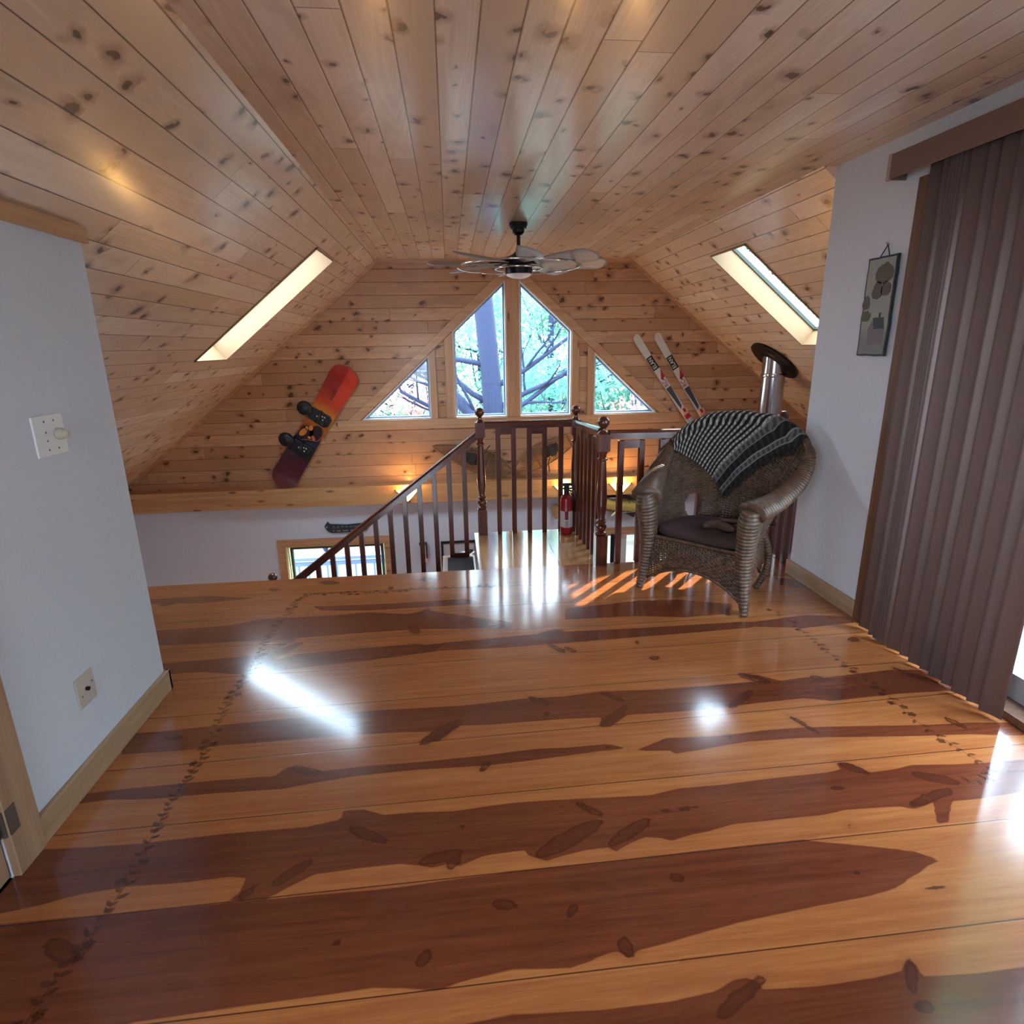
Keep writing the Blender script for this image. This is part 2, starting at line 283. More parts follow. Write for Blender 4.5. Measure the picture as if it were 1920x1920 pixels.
KNOTS=[[(-1.078,1.366),(-1.082,1.349),(-1.107,1.345),(-1.144,1.355),(-1.18,1.376),(-1.201,1.4),(-1.199,1.418),(-1.174,1.423),(-1.135,1.412),(-1.099,1.39)],[(-.361,1.323),(-.361,1.316),(-.368,1.31),(-.378,1.307),(-.389,1.308),(-.395,1.313),(-.395,1.321),(-.388,1.327),(-.378,1.33),(-.367,1.329)],[(-.113,1.266),(-.108,1.253),(-.114,1.236),(-.128,1.224),(-.144,1.219),(-.157,1.225),(-.161,1.238),(-.156,1.254),(-.142,1.267),(-.126,1.272)],[(.139,1.374),(.128,1.365),(.106,1.363),(.08,1.368),(.059,1.38),(.053,1.393),(.063,1.402),(.086,1.405),(.112,1.399),(.133,1.387)],[(-.029,1.561),(-.028,1.547),(-.037,1.532),(-.051,1.521),(-.067,1.519),(-.077,1.527),(-.078,1.54),(-.07,1.555),(-.055,1.566),(-.039,1.568)],[(.099,2.012),(.099,2.0),(.09,1.983),(.076,1.969),(.062,1.962),(.054,1.966),(.054,1.978),(.063,1.995),(.077,2.009),(.091,2.016)],[(-.572,2.022),(-.583,2.016),(-.615,2.024),(-.654,2.043),(-.687,2.066),(-.7,2.083),(-.688,2.089),(-.656,2.08),(-.616,2.061),(-.584,2.039)],[(-.266,1.655),(-.283,1.65),(-.322,1.662),(-.369,1.688),(-.407,1.718),(-.42,1.741),(-.403,1.747),(-.363,1.733),(-.315,1.707),(-.278,1.677)],[(-.02,1.591),(-.032,1.574),(-.068,1.558),(-.114,1.548),(-.153,1.549),(-.17,1.559),(-.16,1.575),(-.124,1.592),(-.078,1.602),(-.038,1.601)],[(-.502,1.617),(-.506,1.597),(-.53,1.568),(-.564,1.542),(-.596,1.527),(-.614,1.53),(-.611,1.548),(-.589,1.577),(-.555,1.604),(-.521,1.62)],[(-.654,1.548),(-.653,1.535),(-.662,1.514),(-.678,1.494),(-.695,1.482),(-.706,1.482),(-.707,1.495),(-.698,1.515),(-.682,1.535),(-.665,1.548)],[(-.007,1.693),(-.01,1.688),(-.016,1.685),(-.024,1.686),(-.03,1.69),(-.033,1.696),(-.03,1.701),(-.024,1.704),(-.016,1.703),(-.009,1.699)],[(.664,1.404),(.654,1.397),(.639,1.395),(.624,1.4),(.616,1.41),(.616,1.421),(.626,1.429),(.641,1.431),(.656,1.425),(.665,1.415)],[(.314,1.359),(.316,1.348),(.308,1.334),(.295,1.321),(.281,1.316),(.271,1.319),(.27,1.33),(.277,1.344),(.29,1.357),(.304,1.363)],[(.431,1.183),(.416,1.183),(.402,1.195),(.395,1.215),(.396,1.236),(.407,1.248),(.422,1.248),(.436,1.236),(.443,1.215),(.441,1.195)],[(1.11,1.01),(1.102,1.017),(1.106,1.037),(1.121,1.063),(1.142,1.085),(1.159,1.093),(1.167,1.086),(1.162,1.065),(1.146,1.039),(1.126,1.018)],[(1.216,1.363),(1.21,1.358),(1.201,1.355),(1.193,1.356),(1.188,1.36),(1.19,1.366),(1.196,1.371),(1.205,1.373),(1.213,1.373),(1.217,1.368)],[(1.787,1.659),(1.757,1.639),(1.696,1.617),(1.628,1.6),(1.578,1.595),(1.564,1.604),(1.591,1.622),(1.651,1.645),(1.721,1.662),(1.773,1.668)],[(.636,1.653),(.621,1.628),(.577,1.594),(.522,1.565),(.477,1.551),(.457,1.557),(.47,1.581),(.512,1.614),(.568,1.644),(.616,1.66)],[(.475,1.666),(.451,1.632),(.384,1.587),(.303,1.549),(.237,1.531),(.208,1.538),(.226,1.569),(.288,1.613),(.371,1.654),(.444,1.675)],[(1.546,1.766),(1.531,1.765),(1.506,1.779),(1.481,1.803),(1.466,1.828),(1.466,1.844),(1.482,1.845),(1.508,1.83),(1.533,1.806),(1.547,1.782)],[(.766,1.099),(.751,1.078),(.706,1.049),(.65,1.023),(.603,1.009),(.582,1.012),(.594,1.03),(.636,1.058),(.693,1.085),(.743,1.101)],[(1.84,1.678),(1.814,1.674),(1.77,1.686),(1.725,1.709),(1.695,1.736),(1.693,1.756),(1.719,1.761),(1.764,1.748),(1.81,1.724),(1.839,1.697)],[(1.453,1.286),(1.443,1.283),(1.421,1.282),(1.394,1.283),(1.374,1.285),(1.368,1.288),(1.378,1.29),(1.401,1.291),(1.427,1.29),(1.447,1.288)],[(1.133,.975),(1.12,.968),(1.104,.967),(1.09,.971),(1.084,.979),(1.088,.989),(1.101,.995),(1.117,.997),(1.131,.993),(1.137,.984)],[(1.296,1.53),(1.292,1.53),(1.291,1.535),(1.292,1.543),(1.296,1.55),(1.301,1.553),(1.304,1.553),(1.305,1.548),(1.304,1.54),(1.3,1.533)],[(1.399,1.711),(1.39,1.706),(1.373,1.704),(1.355,1.706),(1.342,1.712),(1.341,1.718),(1.35,1.724),(1.368,1.726),(1.386,1.724),(1.398,1.718)],[(.832,1.682),(.813,1.677),(.768,1.673),(.713,1.673),(.67,1.675),(.655,1.68),(.673,1.685),(.718,1.689),(.773,1.69),(.816,1.687)],[(.476,1.684),(.462,1.682),(.438,1.695),(.41,1.718),(.391,1.742),(.388,1.759),(.402,1.761),(.428,1.747),(.455,1.723),(.474,1.699)],[(-1.85,3.855),(-1.848,3.827),(-1.864,3.797),(-1.892,3.775),(-1.922,3.771),(-1.941,3.785),(-1.944,3.812),(-1.928,3.843),(-1.9,3.865),(-1.87,3.87)],[(-1.158,3.465),(-1.162,3.443),(-1.188,3.424),(-1.224,3.416),(-1.258,3.422),(-1.276,3.44),(-1.272,3.462),(-1.247,3.481),(-1.21,3.489),(-1.176,3.483)],[(-1.238,3.256),(-1.237,3.238),(-1.244,3.229),(-1.258,3.231),(-1.272,3.243),(-1.283,3.262),(-1.284,3.279),(-1.277,3.289),(-1.263,3.287),(-1.248,3.275)],[(-.234,3.174),(-.247,3.159),(-.27,3.168),(-.294,3.199),(-.31,3.241),(-.312,3.277),(-.299,3.294),(-.276,3.284),(-.252,3.252),(-.236,3.21)],[(-.182,3.497),(-.185,3.466),(-.203,3.426),(-.23,3.392),(-.254,3.378),(-.268,3.387),(-.265,3.417),(-.248,3.457),(-.221,3.492),(-.196,3.507)],[(.149,3.258),(.144,3.241),(.133,3.232),(.12,3.234),(.11,3.246),(.106,3.263),(.111,3.28),(.123,3.289),(.136,3.287),(.146,3.275)],[(-.11,2.997),(-.121,2.974),(-.152,2.956),(-.191,2.95),(-.224,2.958),(-.239,2.976),(-.229,2.999),(-.198,3.017),(-.158,3.024),(-.124,3.016)],[(.603,3.086),(.587,3.058),(.55,3.033),(.506,3.02),(.472,3.024),(.459,3.043),(.474,3.071),(.511,3.097),(.556,3.11),(.591,3.106)],[(.567,2.834),(.553,2.833),(.529,2.853),(.501,2.888),(.482,2.924),(.479,2.948),(.492,2.949),(.518,2.928),(.545,2.893),(.564,2.857)],[(.396,2.37),(.382,2.364),(.357,2.372),(.328,2.394),(.308,2.419),(.303,2.44),(.317,2.447),(.343,2.438),(.372,2.416),(.392,2.39)],[(.389,2.306),(.384,2.297),(.375,2.292),(.365,2.293),(.358,2.3),(.357,2.31),(.361,2.319),(.37,2.324),(.38,2.322),(.387,2.316)],[(.089,2.016),(.09,2.004),(.084,1.987),(.073,1.972),(.062,1.963),(.054,1.964),(.053,1.975),(.059,1.992),(.07,2.008),(.081,2.017)],[(-.549,2.026),(-.561,2.02),(-.591,2.025),(-.631,2.039),(-.663,2.058),(-.677,2.073),(-.666,2.079),(-.634,2.074),(-.595,2.059),(-.562,2.041)],[(-1.062,2.844),(-1.061,2.826),(-1.07,2.816),(-1.085,2.818),(-1.101,2.831),(-1.111,2.85),(-1.112,2.869),(-1.103,2.879),(-1.088,2.877),(-1.072,2.863)],[(-.842,4.025),(-.852,4.005),(-.885,3.997),(-.929,4.003),(-.967,4.021),(-.985,4.045),(-.976,4.064),(-.942,4.073),(-.898,4.067),(-.86,4.048)],[(-.446,3.87),(-.448,3.856),(-.456,3.848),(-.467,3.849),(-.477,3.86),(-.482,3.875),(-.48,3.89),(-.472,3.898),(-.461,3.896),(-.451,3.886)],[(-.143,3.986),(-.156,3.964),(-.191,3.954),(-.235,3.96),(-.271,3.98),(-.286,4.006),(-.273,4.028),(-.238,4.038),(-.193,4.032),(-.157,4.012)],[(-1.229,3.949),(-1.234,3.937),(-1.251,3.932),(-1.276,3.935),(-1.298,3.946),(-1.309,3.96),(-1.305,3.971),(-1.287,3.977),(-1.263,3.973),(-1.24,3.962)],[(-.402,2.336),(-.415,2.329),(-.45,2.322),(-.493,2.317),(-.529,2.316),(-.543,2.32),(-.531,2.326),(-.497,2.334),(-.453,2.339),(-.417,2.34)],[(-.826,3.378),(-.827,3.368),(-.832,3.363),(-.84,3.364),(-.848,3.371),(-.852,3.381),(-.852,3.391),(-.847,3.396),(-.839,3.395),(-.831,3.388)],[(-.582,3.335),(-.584,3.323),(-.591,3.315),(-.602,3.317),(-.611,3.326),(-.617,3.34),(-.615,3.353),(-.608,3.36),(-.597,3.359),(-.587,3.349)],[(-.517,3.46),(-.521,3.448),(-.533,3.442),(-.55,3.445),(-.564,3.454),(-.571,3.467),(-.567,3.479),(-.555,3.485),(-.538,3.482),(-.524,3.473)],[(-1.484,3.324),(-1.485,3.317),(-1.494,3.314),(-1.507,3.316),(-1.519,3.322),(-1.526,3.33),(-1.525,3.337),(-1.516,3.34),(-1.503,3.338),(-1.49,3.332)],[(-1.202,2.326),(-1.206,2.317),(-1.224,2.313),(-1.249,2.316),(-1.272,2.325),(-1.285,2.336),(-1.281,2.345),(-1.263,2.349),(-1.237,2.346),(-1.214,2.337)],[(.002,2.339),(-.0,2.33),(-.007,2.325),(-.015,2.326),(-.021,2.333),(-.023,2.343),(-.021,2.352),(-.014,2.357),(-.006,2.356),(.0,2.349)],[(-.005,2.309),(-.017,2.273),(-.061,2.223),(-.117,2.177),(-.166,2.153),(-.19,2.158),(-.18,2.19),(-.14,2.239),(-.082,2.287),(-.03,2.314)],[(-.899,3.282),(-.911,3.238),(-.955,3.159),(-1.012,3.078),(-1.061,3.025),(-1.085,3.016),(-1.076,3.054),(-1.037,3.128),(-.979,3.211),(-.926,3.272)],[(2.204,2.761),(2.187,2.75),(2.166,2.748),(2.148,2.757),(2.141,2.773),(2.147,2.791),(2.164,2.803),(2.185,2.805),(2.203,2.796),(2.211,2.779)],[(1.048,2.718),(1.038,2.706),(1.02,2.701),(1.002,2.703),(.99,2.713),(.988,2.726),(.998,2.738),(1.016,2.744),(1.035,2.742),(1.047,2.732)],[(.985,2.882),(.978,2.877),(.971,2.881),(.966,2.892),(.965,2.906),(.968,2.918),(.974,2.922),(.982,2.918),(.987,2.907),(.988,2.893)],[(1.498,2.418),(1.476,2.413),(1.439,2.429),(1.4,2.46),(1.374,2.495),(1.371,2.52),(1.394,2.526),(1.432,2.509),(1.472,2.477),(1.497,2.442)],[(.746,2.357),(.732,2.355),(.705,2.37),(.676,2.397),(.655,2.425),(.65,2.444),(.665,2.447),(.692,2.431),(.722,2.404),(.742,2.376)],[(.756,2.315),(.741,2.284),(.699,2.24),(.647,2.199),(.604,2.178),(.586,2.183),(.598,2.212),(.638,2.255),(.691,2.297),(.737,2.321)],[(1.382,2.369),(1.362,2.34),(1.314,2.298),(1.258,2.261),(1.214,2.242),(1.198,2.246),(1.215,2.274),(1.261,2.315),(1.319,2.353),(1.366,2.375)],[(1.783,2.284),(1.758,2.258),(1.73,2.243),(1.709,2.246),(1.702,2.265),(1.713,2.292),(1.737,2.319),(1.767,2.334),(1.789,2.331),(1.795,2.312)],[(1.499,2.013),(1.488,2.022),(1.468,2.056),(1.447,2.102),(1.432,2.145),(1.431,2.166),(1.444,2.156),(1.465,2.12),(1.486,2.073),(1.499,2.032)],[(1.121,2.045),(1.114,2.036),(1.104,2.031),(1.096,2.033),(1.092,2.039),(1.093,2.048),(1.1,2.057),(1.109,2.061),(1.118,2.06),(1.122,2.054)],[(1.533,1.773),(1.516,1.771),(1.491,1.783),(1.467,1.806),(1.453,1.831),(1.454,1.848),(1.471,1.85),(1.497,1.837),(1.521,1.814),(1.535,1.789)],[(.599,2.042),(.595,2.036),(.588,2.033),(.581,2.034),(.576,2.038),(.576,2.045),(.579,2.05),(.586,2.053),(.594,2.053),(.598,2.048)],[(1.784,2.409),(1.769,2.401),(1.745,2.404),(1.723,2.416),(1.71,2.433),(1.711,2.449),(1.727,2.457),(1.751,2.454),(1.773,2.441),(1.786,2.424)],[(1.648,3.159),(1.628,3.154),(1.603,3.179),(1.582,3.227),(1.573,3.279),(1.58,3.316),(1.601,3.321),(1.627,3.294),(1.648,3.245),(1.656,3.193)],[(.623,2.837),(.612,2.83),(.594,2.838),(.575,2.857),(.562,2.881),(.561,2.9),(.572,2.906),(.59,2.898),(.61,2.879),(.622,2.855)],[(2.247,2.329),(2.231,2.334),(2.206,2.366),(2.181,2.413),(2.167,2.457),(2.168,2.481),(2.185,2.475),(2.211,2.441),(2.235,2.394),(2.249,2.351)],[(2.136,1.979),(2.125,1.981),(2.11,2.0),(2.097,2.028),(2.092,2.055),(2.096,2.07),(2.107,2.068),(2.123,2.048),(2.135,2.02),(2.14,1.993)]]
SEAMS=[(.0033,1.1607),(.0073,1.4915),(.0103,1.8355),(.0231,2.1756),(.0078,2.5018),(.0094,2.8281),(-.0106,3.1403),(-.0108,3.4883),(-.0414,3.8159)]

# ================================================================== SETTING
# ---- loft floor: wide heart-pine boards. Fields: distance inside heartwood, inside knots, to the next seam
def sdf(polys, X, Y, lim=.06):
    out = np.full(X.shape, -lim)
    for P in polys:
        P = np.array(P); x0, y0 = P.min(0) - lim; x1, y1 = P.max(0) + lim
        idx = np.where((X > x0) & (X < x1) & (Y > y0) & (Y < y1))[0]
        if not len(idx): continue
        x, y = X[idx], Y[idx]; d = np.full(x.shape, 9.); ins = np.zeros(x.shape, bool)
        for a, b in zip(P, np.roll(P, -1, 0)):
            e = b - a; L2 = max((e * e).sum(), 1e-12); t = np.clip(((x - a[0]) * e[0] + (y - a[1]) * e[1]) / L2, 0, 1)
            d = np.minimum(d, np.hypot(x - a[0] - t * e[0], y - a[1] - t * e[1]))
            c = (a[1] > y) != (b[1] > y)
            if abs(e[1]) > 1e-12: ins ^= c & (x < a[0] + (y - a[1]) * e[0] / e[1])
        out[idx] = np.maximum(out[idx], np.clip(np.where(ins, d, -d), -lim, lim))
    return out
def floor_material():
    a = N('heart_pine_floor')
    at = lambda n_: a.n('Attribute', attribute_name=n_).outputs['Fac']
    x = a.sep(a.n('TexCoord').outputs['Object']); X, Y = x[0], x[1]
    h, k, s_ = at('heart'), at('knot'), a.math('ABSOLUTE', at('seam')); bd = at('board')
    off = a.math('MULTIPLY', bd, 3.7)
    g = a.noise(a.xyz(a.math('MULTIPLY', X, 2.), a.math('MULTIPLY', Y, 45.), off), 1., 5, .62)
    fine = a.noise(a.xyz(a.math('MULTIPLY', X, 9.), a.math('MULTIPLY', Y, 260.), off), 1., 3, .6)
    big = a.noise(a.xyz(a.math('MULTIPLY', X, .8), a.math('MULTIPLY', Y, 7.), off), 1., 3)
    arc = a.noise(a.xyz(a.math('MULTIPLY', X, .7), a.math('MULTIPLY', Y, 6.), off), 1., 2)
    arcs = a.math('ABSOLUTE', a.math('SUBTRACT', a.math('FRACT', a.math('MULTIPLY', arc, 22.)), .5))
    hw = a.math('ADD', h, a.math('MULTIPLY', a.math('SUBTRACT', g, .5), .016))
    hm = a.ss(hw, -.0015, .004)
    light = a.mix(a.ss(a.math('ADD', a.math('MULTIPLY', g, .6), a.math('ADD', a.math('MULTIPLY', big, .45), a.math('MULTIPLY', arcs, .1))), .3, .85), srgb(*FL_L1), srgb(*FL_L2))
    dark = a.mix(a.ss(a.math('ADD', a.math('MULTIPLY', g, .6), a.math('ADD', a.math('MULTIPLY', big, .5), a.math('MULTIPLY', arcs, .12))), .35, .85), srgb(*FL_D1), srgb(*FL_D2))
    edge = a.math('MULTIPLY', hm, a.math('SUBTRACT', 1., a.ss(hw, .0, .03)))
    dark = a.mix(a.math('MULTIPLY', edge, .4), dark, srgb(96, 42, 24))
    c = a.mix(hm, light, dark)
    kw = a.math('ADD', k, a.math('MULTIPLY', a.math('SUBTRACT', a.noise(a.xyz(a.math('MULTIPLY', X, 14.), a.math('MULTIPLY', Y, 24.), off), 1., 4, .6), .5), .030))
    km = a.ss(kw, -.002, .004); kr = a.math('MULTIPLY', km, a.math('SUBTRACT', 1., a.ss(kw, .003, .012)))
    kn2 = a.noise(a.xyz(a.math('MULTIPLY', X, 30.), a.math('MULTIPLY', Y, 60.), off), 1., 3, .6); c = a.mix(a.math('MULTIPLY', km, a.math('MULTIPLY_ADD', kn2, .7, .35, clamp=True)), c, srgb(70, 28, 17)); c = a.mix(a.math('MULTIPLY', kr, .5), c, srgb(42, 15, 11))
    c = a.mix(a.math('MULTIPLY', a.ss(kw, -.035, .0), .18), c, srgb(96, 40, 18))
    c = a.mix(a.math('MULTIPLY', a.math('SUBTRACT', 1., a.ss(fine, .3, .55)), .16), c, srgb(96, 44, 20))
    sm = a.math('SUBTRACT', 1., a.ss(s_, .0012, .0028))
    c = a.mix(a.math('MULTIPLY', sm, .85), c, srgb(52, 20, 10))
    a.set(a.p.inputs['Base Color'], c)
    wav = a.noise(a.xyz(a.math('MULTIPLY', X, 3.), a.math('MULTIPLY', Y, 8.), 0.), 1., 2)
    scr = a.noise(a.xyz(a.math('MULTIPLY', X, 60.), a.math('MULTIPLY', Y, 90.), 0.), 1., 3, .7)
    hgt = a.math('ADD', a.math('MULTIPLY', a.ss(s_, 0., .006), .22), a.math('ADD', a.math('MULTIPLY', wav, .5), a.math('MULTIPLY', scr, .14)))
    a.bump(hgt, .35, .003)
    a.base(Roughness=a.math('MULTIPLY_ADD', scr, .16, .12), Specular_IOR_Level=.2, Coat_Weight=1., Coat_Roughness=a.math('MULTIPLY_ADD', scr, .12, .06), Coat_IOR=1.5)
    return a.m
FL_L1, FL_L2, FL_D1, FL_D2 = (146, 80, 42), (178, 113, 62), (86, 37, 21), (119, 61, 36)
M_FLOOR = floor_material()
def floor_grid():
    xs = np.concatenate([[-4.1, -3.2], np.arange(-2.52, 2.485, .0125), [2.5]]); ys = np.concatenate([[-1.8, -.6], np.arange(.6, YE, .0125), [YE]])
    X, Y = [q.ravel() for q in np.meshgrid(xs, ys, indexing='ij')]; nx, ny = len(xs), len(ys)
    V = np.stack([X, Y, np.zeros_like(X)], 1); i, j = np.meshgrid(np.arange(nx - 1), np.arange(ny - 1), indexing='ij'); i, j = i.ravel(), j.ravel()
    F = np.stack([i * ny + j, (i + 1) * ny + j, (i + 1) * ny + j + 1, i * ny + j + 1], 1)
    me = bpy.data.meshes.new('floor'); me.from_pydata(V.tolist(), [], F.tolist()); me.update()
    seam = np.full(X.shape, 9.); board = np.zeros(X.shape)
    for q, (k_, m_) in enumerate([(0, y) for y in (-1.5, -1.16, -.83, -.5, -.16, .17, .5, .83)] + sorted(SEAMS, key=lambda t: t[1])):
        d = Y - (k_ * X + m_); seam = np.where(np.abs(d) < np.abs(seam), d * (-1) ** q, seam); board += d > 0   # sign alternates so the field stays continuous
    for n_, A_ in (('heart', sdf(HEART, X, Y)), ('knot', sdf(KNOTS, X, Y)), ('seam', seam), ('board', board)):
        at = me.attributes.new(n_, 'FLOAT', 'POINT'); at.data.foreach_set('value', A_.astype(np.float32))
    me.materials.append(M_FLOOR); o = bpy.data.objects.new('floor', me); COL.objects.link(o); o['kind'] = 'structure'; return o
floor = floor_grid()
# landing boards run away from the camera
m = M(); 
lx = [.16, .47, .77, 1.08]
for a_, b_ in zip(lx, lx[1:]): m.grid(lambda p, q, a_=a_, b_=b_: (a_ + .0012 + (b_ - a_ - .0024) * p, YE + .002 + (.91) * q, 0), 1, 1)
land = m.done('floor', boardpine('landing_pine', (210, 164, 114), (184, 132, 84), 1, .12), kind='structure')
_lm = land.data.materials[0].node_tree.nodes
for nd in _lm:
    if nd.type == 'BSDF_PRINCIPLED': nd.inputs['Coat Weight'].default_value = .9; nd.inputs['Coat Roughness'].default_value = .08
m = M().box(-4.1, 2.5, -1.8, YE - .004, -.28, -.004).box(.166, 1.09, YE - .003, YE + .915, -.28, -.004)
m.done('trim_1', M_WHITE, kind='structure')
# painted vine stencil running round the floor near its edges
def vine():
    m = M(); rnd = random.Random(3)
    pl = [(-1.1, 1.02), (-1.10, 1.37), (-1.08, 1.6), (-1.07, 1.8), (-1.08, 2.1), (-1.09, 2.5), (-1.10, 3.0), (-1.09, 3.5), (-1.07, 3.74), (-1.0, 3.825), (-.8, 3.835), (-.4, 3.82), (.1, 3.82), (.25, 3.82)]
    pr_ = [(1.93, 3.2), (1.95, 2.93), (1.966, 2.7), (1.96, 2.5), (1.975, 2.3), (1.97, 2.1), (1.985, 1.9), (2.0, 1.76), (1.95, 1.70), (1.85, 1.69)]
    z = .0006
    def leaf(x, y, g, L, w):
        c_, s_ = cos(g), sin(g); pts = [(0, 0), (.3 * L, w), (.65 * L, w * .85), (L, 0), (.65 * L, -w * .85), (.3 * L, -w)]
        m.add([(x + a * c_ - b * s_, y + a * s_ + b * c_, z) for a, b in pts], [tuple(range(6))])
    for poly, step in ((pl, .024), (pr_, .036)):
        P = [Vector((a, b, 0)) for a, b in poly]; ph = 0; side = 1
        for a, b in zip(P, P[1:]):
            d = b - a; L = d.length; t = 0; g = math.atan2(d.y, d.x); nrm = Vector((-sin(g), cos(g), 0))
            while t < L:
                c = a + d * (t / L); wv = .012 * sin((ph) * 9.); c = c + nrm * wv; side = -side
                k_ = rnd.random()
                if k_ < .22:
                    for q in range(5): leaf(c.x + nrm.x * side * .02, c.y + nrm.y * side * .02, q * 1.257 + k_ * 9, .021, .008)
                else: leaf(c.x, c.y, g + side * rnd.uniform(.7, 1.25), rnd.uniform(.024, .04), rnd.uniform(.006, .0095))
                if k_ > .6: leaf(c.x, c.y, g - side * rnd.uniform(.4, .9), rnd.uniform(.016, .026), .0055)
                c2 = c + Vector((cos(g), sin(g), 0)) * step; m.add([(c.x - nrm.x * .0014, c.y - nrm.y * .0014, z), (c2.x - nrm.x * .0014, c2.y - nrm.y * .0014, z), (c2.x + nrm.x * .0014, c2.y + nrm.y * .0014, z), (c.x + nrm.x * .0014, c.y + nrm.y * .0014, z)], [(0, 1, 2, 3)])
                t += step; ph += step
    a = N('vine_paint'); a.base(Base_Color=srgb(78, 34, 20), Roughness=.2, Coat_Weight=.9, Coat_Roughness=.08)
    tr = a.n('BsdfTransparent'); nz = a.noise(a.n('TexCoord').outputs['Object'], 25., 3)
    mx = a.n('MixShader', {0: a.math('MULTIPLY_ADD', nz, .5, .24), 1: tr.outputs[0], 2: a.p.outputs[0]}); a.t.links.new(mx.outputs[0], a.out.inputs[0])
    m.done('vine_stencil', a.m, floor, label='dark brown stencilled leaf vine on the boards')
vine()

# ---- ceiling: flat strip between two slopes
T = .165
def slab(name, P, U, W, mat, holes=None, up=(0, 0, T), frame=None):
    pass
m = M().prism([(CL, -1.8, ZC), (CR, -1.8, ZC), (CR, YF, ZC), (CL, YF, ZC)], (0, 0, T)); m.prism([(CR, -1.8, ZC), (2.62, -1.8, ZC), (2.62, YR, ZC), (CR, YR, ZC)], (0, 0, T))
m.done('ceiling', M_CEIL, uv=((0, 1, 0), (1, 0, 0)), kind='structure')
SLEN = lambda dx: dx / cos(SL)
SKL = dict(x0=-2.145, x1=-1.045, y0=5.42, y1=6.16); SKR = dict(x0=2.525, x1=3.555, y0=5.19, y1=5.88)
nl, nr = Vector((-sin(SL), 0, cos(SL))), Vector((sin(SL), 0, cos(SL)))
k = SKL; m = holed([(XEL - .3, .1), (XL - .1, .1), (XL - .1, -1.9), (CL, -1.9), (CL, YF), (XEL - .3, YF)], [[(k['x0'], k['y0']), (k['x1'], k['y0']), (k['x1'], k['y1']), (k['x0'], k['y1'])]], lambda x, y: (x, y, zl(x)), nl * T)  # notched at the rear so sky reaches the added left window
m.done('ceiling', M_SLOPE, uv=((0, 1, 0), (cos(SL), 0, sin(SL))), kind='structure')
k = SKR; m = holed([(CR, YR), (XER + .3, YR), (XER + .3, YF), (CR, YF)], [[(k['x0'], k['y0']), (k['x1'], k['y0']), (k['x1'], k['y1']), (k['x0'], k['y1'])]], lambda x, y: (x, y, zr(x)), nr * T)
m.done('ceiling', M_SLOPE, uv=((0, 1, 0), (cos(SL), 0, -sin(SL))), kind='structure')
# skylights: lined well, sash, pane
M_LINER = plain('skylight_liner_pine', srgb(152, 120, 84), .5, var=.12, scale=9.)
M_SASH = plain('skylight_sash', srgb(216, 222, 222), .4)
M_SEAL = plain('skylight_gasket', srgb(52, 60, 50), .6)
def skylight(name, k, left):
    xc, yc = (k['x0'] + k['x1']) / 2, (k['y0'] + k['y1']) / 2
    o = structure(name, (xc, yc, zl(xc) if left else zr(xc))); o.rotation_euler = (0, -SL if left else SL, 0)
    a, b = (k['x1'] - k['x0']) / 2 / cos(SL), (k['y1'] - k['y0']) / 2; t = .014
    m = M(); 
    for s_ in (-1, 1): m.box(-a, a, s_ * b - (t if s_ > 0 else 0), s_ * b + (t if s_ < 0 else 0), -.012, T + .02); m.box(s_ * a - (t if s_ > 0 else 0), s_ * a + (t if s_ < 0 else 0), -b, b, -.012, T + .02)
    m.done('well_liner', M_LINER, o)
    m = M(); w = .05
    for s_ in (-1, 1): m.box(-a - .04, a + .04, s_ * b - w / 2, s_ * b + w / 2, T + .03, T + .09); m.box(s_ * a - w / 2, s_ * a + w / 2, -b, b, T + .03, T + .09)
    m.done('sash', M_SASH, o, bevel=.004)
    m = M()
    for s_ in (-1, 1): m.box(-a, a, s_ * (b - .02) - .008, s_ * (b - .02) + .008, T + .0, T + .03); m.box(s_ * (a - .02) - .008, s_ * (a - .02) + .008, -b, b, T + .0, T + .03)
    m.done('gasket', M_SEAL, o)
    M().box(-a, a, -b, b, T + .055, T + .061).done('pane', M_GLASS, o)
    p = portal(o.matrix_basis @ Vector((0, 0, T - .02)) if False else Vector(o.location) + (nl if left else nr) * (T + .1), o.rotation_euler, 2 * a, 2 * b)
    return o
skylight('window_5', SKL, True); skylight('window_6', SKR, False)
# ---- gable wall with the four-part trapezoid window
gx = .80; RK = .9; zrk = lambda x: 1.78 + RK * ((x if x < gx else 2 * gx - x) - .056); zb = .727
W1 = [(-1.115, zb), (-.247, zb), (-.247, zrk(-.247))]
W2 = [(.056, zb), (.716, zb), (.716, zrk(.716)), (.056, zrk(.056))]
mir = lambda P: [(2 * gx - x, z) for x, z in P][::-1]
W3 = [(.884, zb), (1.546, zb), (1.546, zrk(1.546)), (.884, zrk(.884))]; W4 = [(1.843, zb), (2.69, zb), (1.843, zrk(1.843))]
m = holed([(XEL - .1, -.22), (XER + .1, -.22), (XER + .1, zr(XER + .1) + .06), (CR, ZC + .06), (CL, ZC + .06), (XEL - .1, zl(XEL - .1) + .06)], [W1, W2, W3, W4], lambda x, z: (x, YF, z), (0, .16, 0))
m.done('wall_gable', M_GABLE, uv=((1, 0, 0), (0, 0, 1)), kind='structure')
